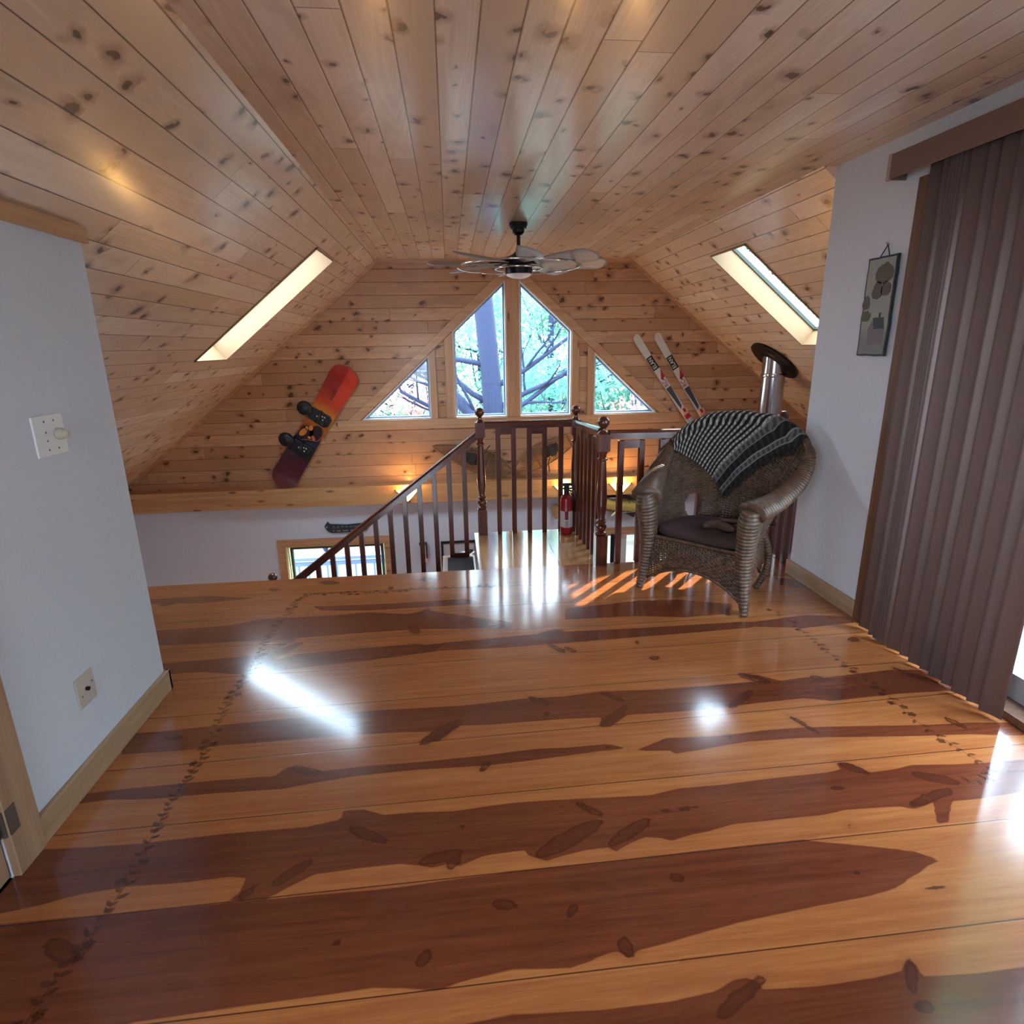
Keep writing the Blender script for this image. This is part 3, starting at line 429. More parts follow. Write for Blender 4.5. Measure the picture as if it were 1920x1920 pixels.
def inset(P, d):
    n = len(P); out = []
    ar = sum(P[i][0] * P[(i + 1) % n][1] - P[(i + 1) % n][0] * P[i][1] for i in range(n)); sg = 1 if ar > 0 else -1
    for i in range(n):
        p0, p1, p2 = Vector(P[i - 1]), Vector(P[i]), Vector(P[(i + 1) % n]); e1 = (p1 - p0).normalized(); e2 = (p2 - p1).normalized()
        n1, n2 = Vector((-e1.y, e1.x)) * sg, Vector((-e2.y, e2.x)) * sg; bs = (n1 + n2); out.append(tuple(p1 + bs * (d / max(.2, 1 + n1.dot(n2)))))
    return out
def ring(m, P, d, y0, y1):
    Q = inset(P, d); n = len(P)
    V = [(x, y0, z) for x, z in P] + [(x, y0, z) for x, z in Q] + [(x, y1, z) for x, z in P] + [(x, y1, z) for x, z in Q]; F = []
    for i in range(n):
        j = (i + 1) % n; F += [(i, j, n + j, n + i), (2 * n + j, 2 * n + i, 3 * n + i, 3 * n + j), (n + i, n + j, 3 * n + j, 3 * n + i), (j, i, 2 * n + i, 2 * n + j)]
    ar = sum(P[i][0] * P[(i + 1) % n][1] - P[(i + 1) % n][0] * P[i][1] for i in range(n))
    if ar < 0: F = [f[::-1] for f in F]
    return m.add(V, F)
def gable_window(name, P):
    o = structure(name, (0, 0, 0))
    ring(M(), P, .012, YF - .004, YF + .15).done('frame', M_FRAMEW, o)
    ring(M(), inset(P, .011), .022, YF + .06, YF + .10).done('sash', plain('sash_grey', srgb(120, 140, 170), .4), o)
    Q = inset(P, .02); M().prism([(x, YF + .08, z) for x, z in Q], (0, .006, 0)).done('pane', M_GLASS, o)
for i, P in enumerate((W1, W2, W3, W4)): gable_window('window_%d' % (i + 1), P)
portal((gx, YF + .2, 1.5), (-pi / 2, 0, 0), 3.8, 1.7)
# window casing boards
cas = structure('trim_2'); yc = YF - .022
def board(pts, mat, name='casing'): M().prism([(x, yc, z) for x, z in pts], (0, .022, 0)).done(name, mat, cas, bevel=.003)
ro = .135                                        # rake casing, measured upright
xb0, xb1 = -1.30, 2.88
zr0 = zrk
board([(-1.42, .60), (3.0, .60), (3.0, zb - .003), (-1.42, zb - .003)], M_TX, 'sill_casing')
board([(-1.115 - .02, zb), (gx, zrk(gx)), (gx, zrk(gx) + ro), (-1.115 - .02 - ro / RK, zb)], M_TX, 'rake_casing')
board([(2 * gx + 1.115 + .02, zb), (gx, zrk(gx)), (gx, zrk(gx) + ro), (2 * gx + 1.115 + .02 + ro / RK, zb)], M_TX, 'rake_casing')
for a_, b_ in ((-.245, -.166), (-.052, .054), (.718, .882), (1.548, 1.64), (1.752, 1.841)):
    board([(a_, zb), (b_, zb), (b_, min(zrk(b_), zrk(gx))), (a_, min(zrk(a_), zrk(gx)))], M_TZ, 'mullion_casing')
# moulding where gable meets the ceiling
m = M(); m.bar((CL, YF - .014, ZC - .022), (CR, YF - .014, ZC - .022), .028, .044)
m.bar((CL, YF - .014, ZC - .022), (XEL + .1, YF - .014, zl(XEL + .1) - .022), .028, .04); m.bar((CR, YF - .014, ZC - .022), (XER - .1, YF - .014, zr(XER - .1) - .022), .028, .04)
m.done('trim_3', M_TX, kind='structure')
# ledge beam and white lower wall
M().box(XEL, XER, 7.5, YF + .02, -.335, -.09).done('trim_4', boardpine('ledge_pine', (206, 160, 112), (178, 128, 80), 0, .4), kind='structure', bevel=.004)
LW = (-2.235, -.955, -2.0, -.90); RW = (2.06, 2.95, -2.1, -.93)
rect = lambda k: [(k[0], k[2]), (k[1], k[2]), (k[1], k[3]), (k[0], k[3])]
holed([(XEL - .1, ZLOW), (XER + .1, ZLOW), (XER + .1, -.2), (XEL - .1, -.2)], [rect(LW), rect(RW)], lambda x, z: (x, YF + .002, z), (0, .16, 0)).done('wall_gable', M_PAINT, kind='structure')
for nm, k in (('window_7', LW), ('window_8', RW)):
    o = structure(nm); P = rect(k); m = M(); w = .10
    yb = YF - .02
    for x0, x1, z0, z1 in ((k[0] - w, k[1] + w, k[3], k[3] + w), (k[0] - w, k[0], k[2], k[3]), (k[1], k[1] + w, k[2], k[3]), (k[0] - w, k[1] + w, k[2] - w, k[2])): m.box(x0, x1, yb, YF + .001, z0, z1)
    m.done('casing', M_TX, o, bevel=.003)
    ring(M(), P, .012, YF, YF + .15).done('jamb', plain('lit_jamb', srgb(228, 212, 150), .5) if nm == 'window_7' else M_FRAMEW, o)  # lower left jamb: its lit yellow is painted into the colour
    m = M(); ring(m, inset(P, .03 if nm == 'window_7' else .012), .035, YF + .07, YF + .12)
    if nm == 'window_8': m.box(2.27, 2.37, YF + .05, YF + .12, k[2], k[3])
    m.done('sash', M_FRAMEW if nm == 'window_8' else plain('green_sash', srgb(60, 84, 70), .5), o)
    M().prism([(x, YF + .09, z) for x, z in P], (0, .006, 0)).done('pane', M_GLASS, o)
    portal(((k[0] + k[1]) / 2, YF + .2, (k[2] + k[3]) / 2), (-pi / 2, 0, 0), k[1] - k[0], k[3] - k[2])
# ---- left knee wall, closet end wall
holed([(-1.8, 0), (YL, 0), (YL, zl(XL)), (-1.8, zl(XL))], [[(.72, .0), (1.655, .0), (1.655, 2.0), (.72, 2.0)], [(-1.5, .5), (-.1, .5), (-.1, 1.95), (-1.5, 1.95)]], lambda y, z: (XL, y, z), (-.12, 0, 0)).done('wall_left', M_PAINT, kind='structure')
M().prism([(XL - .01, YL, 0), (XEL, YL, 0), (XEL, YL, zl(XEL) + .0), (XL - .01, YL, zl(XL - .01))], (0, -.1, 0)).done('wall_closet', M_PAINT, kind='structure')
m = M().box(XL, XL + .02, -1.8, YL + .02, 2.02, zl(XL) - .004); m.prism([(XL - .0, YL, 2.055), (XL - .0, YL, zl(XL)), (XL - .30, YL, zl(XL - .3)), (XL - .3, YL, zl(XL - .3) - .05)], (0, .02, 0))
m.done('trim_5', M_TY, kind='structure')
M().box(XL, XL + .02, 1.784, YL + .02, 0, .105).box(XL - .2, XL + .02, YL, YL + .02, 0, .105).done('baseboard_left', M_BASE, kind='structure', bevel=.003)
# closet door on the left: casing, slab, hinge
o = structure('door_1'); m = M().box(XL - .005, XL + .024, 1.658, 1.784, 0, 2.0).box(XL - .005, XL + .024, .60, .72, 0, 2.0)
m.done('casing', M_DOORPINE, o, bevel=.003)
M().box(XL - .04, XL - .002, .725, 1.65, .008, 1.995).box(XL - .002, XL + .008, .82, 1.56, .16, .9).box(XL - .002, XL + .008, .82, 1.56, 1.02, 1.9).done('door_slab', M_DOORPINE, o, bevel=.006)
M_HINGE = plain('hinge_steel', srgb(120, 112, 106), .4, .8)
for z in (.2, 1.75):
    M().box(XL - .001, XL + .004, 1.61, 1.65, z - .045, z + .045).box(XL + .024, XL + .027, 1.66, 1.70, z - .045, z + .045).tube([(XL + .012, 1.656, z - .046), (XL + .012, 1.656, z + .046)], .007).done('hinge', M_HINGE, o)
# ---- right wall with patio door, dormer cheek
DY0, DY1, DZ = 1.05, 2.935, 2.28
holed([(-1.8, 0), (YR, 0), (YR, ZC), (-1.8, ZC)], [[(DY0, .0), (DY1, .0), (DY1, DZ), (DY0, DZ)]], lambda y, z: (XR, y, z), (.15, 0, 0)).done('wall_right', M_PAINT, kind='structure')
m = M().box(XR - .02, XR, 3.03, YR + .02, 0, .105).box(XR, XR + .15, YR, YR + .02, 0, .105); m.done('baseboard_right', M_BASE, kind='structure', bevel=.003)
M().prism([(XR + .15, YR - .1, ZLOW), (XER, YR - .1, ZLOW), (XER, YR - .1, zr(XER)), (CR + .1, YR - .1, zr(CR + .1)), (XR + .15, YR - .1, zr(XR + .15))], (0, .09, 0)).done('wall_dormer', M_PAINT, kind='structure')
o = structure('door_2'); M_DW = stained('door_casing_brown', (88, 56, 38), (118, 80, 56), .5, .2)
M().box(XR - .022, XR + .001, DY1 - .005, DY1 + .095, 0, DZ - .005).box(XR - .022, XR + .001, DY0 - .09, DY0 + .005, 0, DZ - .005).box(XR - .022, XR + .001, DY0 - .09, DY1 + .095, DZ - .005, DZ + .09).done('casing', M_DW, o, bevel=.003)
M().box(XR - .012, XR + .17, DY0, DY1, .0, .035).done('sill', M_DW, o)
m = M(); 
for y0, y1, xx in ((DY0, 1.80, XR + .05), (1.72, DY1, XR + .10)):
    for b_ in ((y0, y0 + .08, .035, DZ), (y1 - .08, y1, .035, DZ), (y0 + .08, y1 - .08, .035, .15), (y0 + .08, y1 - .08, DZ - .08, DZ)): m.box(xx, xx + .04, *b_)
m.done('sash', plain('door_sash', srgb(150, 146, 150), .45), o)
for y0, y1, xx in ((DY0, 1.80, XR + .05), (1.72, DY1, XR + .10)): M().box(xx + .016, xx + .022, y0 + .07, y1 - .07, .14, DZ - .07).done('pane', M_GLASS, o)
portal((XR + .22, (DY0 + DY1) / 2, DZ / 2), (0, pi / 2, 0), DZ, DY1 - DY0)
# ---- rear wall behind the camera, lower storey shell
BW = (-1.32, -.25, .6, 2.0)
holed([(XL - .1, 0), (XR + .1, 0), (XR + .1, ZC + .02), (XL - .1, ZC + .02)], [rect(BW)], lambda x, z: (x, -1.8, z), (0, -.12, 0)).done('wall_rear', M_PAINT, kind='structure')
o = structure('window_10'); m = M()  # unseen window added behind the camera to brighten the right wall
for b_ in ((-1.5, -1.45, .5, 1.95), (-.15, -.1, .5, 1.95), (-1.45, -.15, .5, .55), (-1.45, -.15, 1.9, 1.95)): m.box(XL - .08, XL - .04, *b_)
m.done('sash', M_FRAMEW, o); M().box(XL - .063, XL - .057, -1.46, -.14, .54, 1.91).done('pane', M_GLASS, o)
portal((XL - .2, -.8, 1.225), (0, -pi / 2, 0), 1.45, 1.4)
M().box(XEL, XL - .12, -.02, .1, -.28, zl(XL)).done('wall_dormer', M_PAINT, kind='structure')  # cheek wall of the added, unseen left dormer
o = structure('window_9'); ring(M(), rect(BW), .05, -1.88, -1.82).done('sash', M_FRAMEW, o); M().box(BW[0], BW[1], -1.86, -1.854, BW[2], BW[3]).done('pane', M_GLASS, o)
m = M(); w = .1
for x0, x1, z0, z1 in ((BW[0] - w, BW[1] + w, BW[3], BW[3] + w), (BW[0] - w, BW[0], BW[2], BW[3]), (BW[1], BW[1] + w, BW[2], BW[3]), (BW[0] - w, BW[1] + w, BW[2] - w, BW[2])): m.box(x0, x1, -1.8, -1.78, z0, z1)
m.done('casing', M_TX, o)
portal((-.785, -2.0, 1.3), (pi / 2, 0, 0), BW[1] - BW[0], BW[3] - BW[2])
M().box(XEL - .1, XER + .1, -1.8, YF + .1, ZLOW - .1, ZLOW).done('floor', M_LOWFLOOR, uv=((1, 0, 0), (0, 1, 0)), kind='structure')
M().box(XEL - .12, XEL, -1.8, YF, ZLOW, .2).done('wall_left', M_PAINT, kind='structure'); M().box(XER, XER + .12, YR - .1, YF, ZLOW, .2).done('wall_right', M_PAINT, kind='structure')
M().box(XEL, XER, .5, .6, ZLOW, -.28).done('wall_rear', M_PAINT, kind='structure')

# ================================================================== RAILINGS AND STAIR
NEWEL = [(.034, .232), (.040, .240), (.040, .252), (.028, .262), (.034, .275), (.040, .292), (.036, .308), (.026, .318), (.036, .330), (.038, .342), (.027, .352), (.024, .37), (.034, .42), (.037, .50), (.034, .60), (.026, .74), (.024, .79), (.034, .798), (.034, .808), (.024, .816), (.026, .84), (.038, .862)]
def newel(parent, x, y, z=0., s=.04, name='newel_post'):
    m = M().box(-s, s, -s, s, 0, .232)
    m.lathe([(r * s / .04, z_) for r, z_ in NEWEL], 20); m.box(-s, s, -s, s, .862, .985)
    m.lathe([(s * 1.0, .985), (s * .8, 1.0), (s * .45, 1.012), (s * .42, 1.024), (s * .55, 1.03)], 20)
    m.ball((0, 0, 1.068), s * 1.0, 20, 12)
    o = m.done(name, M_CHERRY, parent, smooth=True); o.location = (x, y, z); return o
def rail(parent, a, b, name='handrail', w=.058, h=.062):
    a, b = Vector(a), Vector(b); d = b - a; L = d.length
    prof = [(-.5, -.5), (.5, -.5), (.5, .15), (.36, .42), (.18, .5), (-.18, .5), (-.36, .42), (-.5, .15)]
    m = M().prism([(0, p * w, q * h) for p, q in prof], (L, 0, 0))
    o = m.done(name, M_CHERRYX, parent); o.matrix_basis = Matrix.Translation(a) @ d.to_track_quat('X', 'Z').to_matrix().to_4x4(); return o
def balusters(parent, spots, z0=0., z1=.935, s=.020, block='top', along=(1, 0), pair=(0, 1)):
    for i, (x, y) in enumerate(spots):
        o = M().box(-s, s, -s, s, 0, z1 - z0).done('baluster', M_CHERRY, parent, bevel=.002, seg=1); o.location = (x, y, z0)
    for i in range(pair[0], len(spots) - 1, 2):
        (xa, ya), (xb, yb) = spots[i], spots[i + 1]
        m = M().bar((xa, ya, z1 - .028), (xb, yb, z1 - .028), .034, .056); m.done('filler_block', M_CHERRYX, parent)
P1, P2, P3, P4, P5 = (.236, 5.0), (1.055, 5.0), (1.075, 4.14), (2.45, 4.2), (-1.60, 5.0)
RZ = .962
lr_ = thing('landing_railing', 'dark cherry railing with ball topped posts along the far edge of the landing', 'railing', (0, 0, 0))
newel(lr_, *P1); newel(lr_, *P2)
rail(lr_, (P1[0] + .03, P1[1], RZ), (P2[0] - .03, P2[1], RZ))
balusters(lr_, [(x, 5.0) for x in (.385, .517, .652, .784, .927)])
gr_ = thing('side_railing', 'dark cherry railing run on the right side of the landing, seen end on', 'railing', (0, 0, 0))
newel(gr_, P3[0], P3[1], 0, .043)
rail(gr_, (P2[0] + .002, P2[1] - .03, RZ), (P3[0] - .004, P3[1] + .03, RZ + .035))
balusters(gr_, [(1.058 + .016 * (i / 5), 4.87 - .125 * i) for i in range(6)])
br_ = thing('loft_railing', 'dark cherry loft railing running behind the wicker armchair to the right wall', 'railing', (0, 0, 0))
newel(br_, P4[0], P4[1])
rail(br_, (P3[0] + .04, P3[1], RZ + .02), (P4[0] - .03, P4[1], RZ)); rail(br_, (P4[0], P4[1] - .03, RZ), (2.43, YR + .01, RZ))
balusters(br_, [(1.075 + .154 * (i + 1) - .02, 4.14 + .04 * (i + 1) / 9) for i in range(8)])
balusters(br_, [(2.447, 4.08), (2.443, 3.97), (2.438, 3.86)], pair=(5, 6))
st_ = thing('stair_railing', 'dark cherry stair railing sloping down to the left below the landing', 'railing', (0, 0, 0))
rise, run = .1995, .262; sl_ = rise / run
newel(st_, P5[0], P5[1], -1.375)
rz = lambda x: .885 + (x - .213) * sl_
rail(st_, (P1[0] - .02, 5.0, rz(P1[0] - .02)), (P5[0] + .02, 5.0, rz(P5[0] + .02)))
xs_ = [.09 - .1297 * i for i in range(12)]
for i, x in enumerate(xs_):
    zt = -rise * (1 + int((.16 - x) / run)); zb_ = zt
    o = M().box(-.02, .02, -.02, .02, 0, rz(x) - .03 - zb_).done('baluster', M_CHERRY, st_, bevel=.002, seg=1); o.location = (x, 5.0, zb_)
for i in (0,):
    M().bar((xs_[1] - .02, 5.0, -rise + .022), (xs_[0] + .02, 5.0, -rise + .022), .05, .044).done('shoe_block', M_CHERRYX, st_)
# staircase
sc_ = thing('staircase', 'straight wooden staircase going down left from the landing with grey tread pads', 'stairs', (0, 0, 0))
M_TREAD = boardpine('tread_pine', (196, 150, 110), (168, 118, 80), 1, .25)
M_PAD = plain('tread_carpet', srgb(86, 82, 88), .95, bumpy=.6, scale=240., var=.5)
for i in range(9):
    x1, z = .16 - run * i, -rise * (i + 1); x0 = x1 - run
    t = M().box(x0 - .025, x1, 4.2, 5.05, z - .03, z).done('tread', M_TREAD, sc_, bevel=.004)
    M().box(x0 + .02, x1 - .02, 4.3, 4.97, z, z + .008).done('carpet_pad', M_PAD, t)
    M().box(x0 - .001, x0 + .012, 4.2, 5.05, z - rise, z - .03).done('riser', M_WHITE, sc_)
for y0, y1 in ((4.165, 4.2), (5.05, 5.085)):
    n_ = 9; M().prism([(.158, y0, -.02 if False else -rise + .02), (.158, y0, -rise - .32), (.16 - run * n_, y0, -rise * n_ - .32), (.16 - run * n_, y0, -rise * n_ + .02)], (0, y1 - y0, 0)).done('stringer', M_WHITE, sc_)

# ================================================================== CEILING FAN
fx, fy = .636, 5.49
fan = thing('ceiling_fan', 'black ceiling fan with grey paddle blades inside a thin chrome ring', 'fan', (fx, fy, ZC))
M().lathe([(.018, -.10), (.03, -.095), (.05, -.075), (.052, -.05), (.07, -.045), (.07, -.028), (.078, -.022), (.078, 0)], 24).done('canopy', M_BLACK, fan, smooth=True)
M().lathe([(.016, -.25), (.016, -.08)], 14).lathe([(.045, -.255), (.04, -.235), (.022, -.215), (.018, -.205)], 18).done('downrod', M_BLACK, fan, smooth=True)
hz = -.335
M().lathe([(.112, hz - .075), (.118, hz - .07), (.118, hz - .01), (.15, hz), (.16, hz + .03), (.12, hz + .06), (.06, hz + .085), (.04, hz + .1)], 28).done('motor_housing', M_BLACK, fan, smooth=True)
M().lathe([(.01, hz - .112), (.06, hz - .104), (.10, hz - .088), (.112, hz - .074)], 26).done('light_bowl', plain('opal_glass', srgb(236, 236, 240), .3), fan, smooth=True)
circ = lambda r, z, n=64: [(r * cos(2 * pi * i / n), r * sin(2 * pi * i / n), z) for i in range(n)]
M().tube(circ(.535, hz - .012), .0085, 8, True).done('outer_ring', M_CHROME, fan, smooth='all')
M().tube(circ(.205, hz - .028), .008, 8, True).done('inner_ring', M_CHROME, fan, smooth='all')
M_BLADE = plain('fan_blade_grey', srgb(170, 168, 170), .4, .15, var=.25, scale=30.)
bl = M()
def bladefn(u, v):
    r = .17 + .62 * u; w = (.030 + .075 * math.sin(min(1., u * 1.15) * pi / 2)) * (1 - max(0, (u - .86) / .14) ** 2 * .9); q = v - .5
    return (r, q * 2 * w, -q * 2 * w * .32)
bl.grid(bladefn, 16, 6)
proto = None
for i in range(8):
    if i == 0:
        o = bl.done('blade', M_BLADE, fan, smooth='all'); md = o.modifiers.new('s', 'SOLIDIFY'); md.thickness = .008; proto = o
    else: o = proto.copy(); COL.objects.link(o); o.parent = fan
    o.location = (0, 0, hz + .02); o.rotation_euler = (0, 0, 2 * pi * i / 8 + .02)
    if i == 0: pass
arm0 = None
for i in range(8):
    if i == 0: arm0 = M().box(.11, .26, -.014, .014, hz + .016, hz + .026).done('blade_arm', M_BLACK, fan); a = arm0
    else: a = arm0.copy(); COL.objects.link(a); a.parent = fan
    a.rotation_euler = (0, 0, 2 * pi * i / 8 + .02)

# ================================================================== GABLE WALL ITEMS
def board_outline(L, w0, w1, waist, n=10):
    pts = []
    h = L / 2
    for i in range(n + 1): t = pi * i / n; pts.append((w1 / 2 * cos(t), h - w1 * .5 + w1 * .5 * sin(t)))
    for i in range(1, 8): t = i / 8; pts.append((-(w1 / 2 + (w0 - w1) / 2 * t) + waist * sin(pi * t), h - w1 * .5 - (L - w1 * .5 - w0 * .5) * t))
    for i in range(n + 1): t = pi + pi * i / n; pts.append((w0 / 2 * cos(t), -h + w0 * .5 + w0 * .5 * sin(t)))
    for i in range(1, 8): t = i / 8; pts.append(((w0 / 2 + (w1 - w0) / 2 * t) - waist * sin(pi * t), -h + w0 * .5 + (L - w1 * .5 - w0 * .5) * t))
    return pts
def snow_mat():
    a = N('snowboard_graphic'); x = a.sep(a.n('TexCoord').outputs['Object']); X, Z = x[0], x[2]
    nz = a.noise(a.n('TexCoord').outputs['Object'], 5., 3)
    r = a.n('ValToRGB', {0: a.math('ADD', a.math('MULTIPLY_ADD', Z, .56, .5), a.math('MULTIPLY', a.math('SUBTRACT', nz, .5), .06))}); cr = r.color_ramp; cr.elements.remove(cr.elements[1]); cr.elements[0].position = .001; cr.elements[0].color = srgb(96, 22, 28)
    for p, c in ((.2, (74, 16, 30)), (.3, (26, 22, 44)), (.42, (24, 24, 42)), (.47, (150, 62, 20)), (.6, (214, 140, 40)), (.68, (196, 70, 32)), (.8, (150, 32, 26)), (1., (176, 38, 26))):
        e = cr.elements.new(p); e.color = srgb(*c)
    pass
    c = a.mix(a.math('MULTIPLY', a.ss(X, .0, .03), a.ss(Z, .34, .42)), r.outputs[0], srgb(206, 62, 36))
    a.set(a.p.inputs['Base Color'], c); a.base(Roughness=.22, Coat_Weight=.6, Coat_Roughness=.08); return a.m
sb = thing('snowboard', 'red and orange snowboard with black bindings hung slanting on the gable wall', 'snowboard', (-1.70, YF - .035, .66), (0, radians(34.6), 0))
m = M(); st = []
for i in range(61):
    z = .87 - 1.74 * i / 60; t = (z + .87) / 1.74; w = .165 + .015 * t - .02 * sin(pi * min(1, max(0, (t - .1) / .8)))
    e = min(.87 - z, z + .87); w *= (1 - max(0, 1 - e / .16) ** 2.2) ** .5 if e < .16 else 1
    st.append((z, max(w, .02), -max(0, abs(z) - .62) ** 2 * 1.0, 0))
m.plank(st, -.008, .008)
m.done('deck', snow_mat(), sb, bevel=.002)
M_BIND = plain('binding_black', srgb(16, 20, 30), .4, bumpy=.1); M_RIV = plain('rivet_white', srgb(210, 214, 210), .4)
for zc in (.145, -.315):
    b = M().prism([(-.13, -.012, zc - .075), (.10, -.012, zc - .085), (.14, -.012, zc - .05), (.14, -.012, zc + .05), (.10, -.012, zc + .08), (-.13, -.012, zc + .075)], (0, -.03, 0)); 
    bo = b.done('binding', M_BIND, sb, bevel=.01)
    hb = M(); hb.ball((-.205, -.06, zc + .01), .10, 20, 12, (.95, .42, .86)); hb.ball((-.20, -.098, zc + .01), .055, 16, 8, (1, .2, .8))
    hb.done('highback', M_BIND, bo, smooth='all')
    M().tube([(-.02, -.03, zc - .08), (-.01, -.10, zc - .05), (0, -.115, zc), (-.01, -.10, zc + .05), (-.02, -.03, zc + .08)], .016, 8, flat=(1, .5)).done('ankle_strap', M_BIND, bo, smooth='all')
    M().tube([(.09, -.03, zc - .07), (.095, -.075, zc - .03), (.095, -.08, zc + .03), (.09, -.03, zc + .07)], .012, 8, flat=(1, .5)).done('toe_strap', M_BIND, bo, smooth='all')
    for dx, dz in ((.02, .03), (.045, -.005), (.05, .035), (-.035, 0)): M().ball((dx, -.046, zc + dz), .010, 10, 6).done('screw_head', M_RIV, bo, smooth='all')
# painted graphic in the middle of the deck: dark round shape with orange patches, outlined
M_GD = plain('graphic_dark', srgb(44, 20, 22), .3); M_GO = plain('graphic_orange', srgb(206, 128, 54), .3); M_GP = plain('graphic_pink', srgb(190, 96, 74), .3)
def disc(m, cx, cz, rx, rz_, y, g=0, n=18):
    m.prism([(cx + rx * cos(t) * cos(g) - rz_ * sin(t) * sin(g), y, cz + rx * cos(t) * sin(g) + rz_ * sin(t) * cos(g)) for t in [2 * pi * i / n for i in range(n)]], (0, .001, 0))
m = M(); disc(m, .05, -.05, .075, .095, -.0095); disc(m, -.05, -.10, .085, .085, -.0095, .3); m.done('painted_graphic', M_GD, sb)
m = M(); disc(m, -.03, -.03, .026, .034, -.0106, .3); disc(m, -.085, -.125, .035, .06, -.0106, -.3); disc(m, -.07, -.06, .018, .03, -.0106, .5); disc(m, .01, -.145, .02, .015, -.0106); m.done('painted_graphic', M_GO, sb)
m = M(); disc(m, .055, -.125, .034, .02, -.0106, -.5)
m.tube([(-.14, -.0105, -.19), (-.15, -.0105, -.06), (-.12, -.0105, .04), (-.04, -.0105, .06), (.06, -.0105, .07), (.13, -.0105, .03), (.14, -.0105, -.06), (.11, -.0105, -.14), (.02, -.0105, -.17), (-.06, -.0105, -.215)], .004, 6); m.done('painted_graphic', M_GP, sb)
def text_mesh(name, s, size, mat, parent, loc, rot, align='CENTER', ext=.0006):
    cu = bpy.data.curves.new(name, 'FONT'); cu.body = s; cu.size = size; cu.extrude = ext; cu.align_x = align; cu.align_y = 'CENTER'
    o = bpy.data.objects.new('tmp', cu); COL.objects.link(o); dg = bpy.context.evaluated_depsgraph_get()
    me = bpy.data.meshes.new_from_object(o.evaluated_get(dg)); bpy.data.objects.remove(o); me.materials.clear(); me.materials.append(mat)
    q = bpy.data.objects.new(name, me); COL.objects.link(q); q.parent = parent; q.location = loc; q.rotation_euler = rot; return q
# small dark hand lettering on the red half
m = M()
for i in range(4):
    z0 = .40 + .035 * i; m.tube([(-.02 + .012 * sin(i * 2.), -.0098, z0), (.005, -.0098, z0 + .028), (.022 - .01 * (i % 2), -.0098, z0 + .006), (-.008, -.0098, z0 + .012)], .004, 6)
m.done('lettering', plain('lettering_dark', srgb(70, 14, 18), .4), sb)
# skis
M_SKI = plain('ski_white', srgb(206, 208, 208), .3, Coat_Weight=.5); M_SKB = plain('ski_black', srgb(22, 24, 26), .4); M_SKR = plain('ski_red', srgb(178, 26, 46), .35); M_SKG = plain('ski_grey', srgb(70, 72, 86), .35)
def ski(label, tip, tail_dir_deg, L=1.93):
    g = radians(tail_dir_deg)
    o = thing('ski', label, 'ski', (tip[0], YF - .04, tip[1]), (0, g, 0), 'pair of white downhill skis on the gable wall')   # local -Z runs from tip to tail
    o.scale = (1, 1, .89)
    st = []
    for i in range(65):
        q = i / 64; z = -L * q ** 1.6; wv = np.interp(-z, [0, .12, .5, 1.0, 1.6, L], [.047, .047, .043, .036, .041, .044]) * (1 if z < -.07 else max(.06, 1 - ((.07 + z) / .07) ** 2) ** .5)
        st.append((z, wv, -max(0, z + .16) ** 2 * 2.2, 0))
    m = M().plank(st, -.009, .009); m.done('ski_body', M_SKI, o)
    M().box(-.043, .043, -.0105, -.008, -.60, -.385).done('logo_panel', M_SKB, o)
    text_mesh('lettering', 'ELAN', .074, plain('ski_lettering_white', srgb(226, 228, 228), .35), o, (0, -.0112, -.4925), (pi / 2, -pi / 2, 0))
    M().prism([(.040, -.0100, -.63), (.040, -.0100, -.76), (-.020, -.0100, -.76)], (0, .002, 0)).prism([(-.02, -.01, -.745), (.025, -.01, -.745), (-.0, -.01, -.80)], (0, .002, 0)).done('red_triangle', M_SKR, o)
    text_mesh('lettering', 'RC', .085, plain('ski_lettering_red', srgb(150, 40, 60), .35), o, (0, -.0112, -.845), (pi / 2, -pi / 2, 0))
    M().prism([(-.036, -.0102, -.92), (.036, -.0102, -.92), (.02, -.0102, -1.26), (-.012, -.0102, -1.30)], (0, .002, 0)).done('grey_panel', M_SKG, o)
    b = M().box(-.036, .036, -.045, -.009, -1.42, -1.30).box(-.03, .045, -.06, -.04, -1.37, -1.31).done('toe_binding', plain('binding_cream', srgb(222, 190, 160), .4), o, bevel=.005)
    M().box(-.034, .034, -.065, -.03, -1.47, -1.40).box(-.012, .02, -.066, -.045, -1.36, -1.30).done('binding_wing', M_SKR, b, bevel=.006)
    M().box(-.034, .034, -.018, -.009, -1.64, -1.48).done('boot_plate', plain('boot_plate_pale', srgb(184, 200, 206), .3), o)
    M().box(-.04, .04, -.06, -.009, -1.78, -1.65).done('heel_binding', M_SKB, o, bevel=.008)
    M().box(-.03, .034, -.05, -.009, -1.88, -1.79).done('heel_lever', plain('heel_white', srgb(214, 214, 210), .35), o, bevel=.008)
    return o
ski('left ski of the white pair leaning on the gable wall, nearer the window', (2.335, 1.715), -36.0)
ski('right ski of the white pair leaning on the gable wall, nearer the stove pipe', (2.61, 1.73), -33.5)
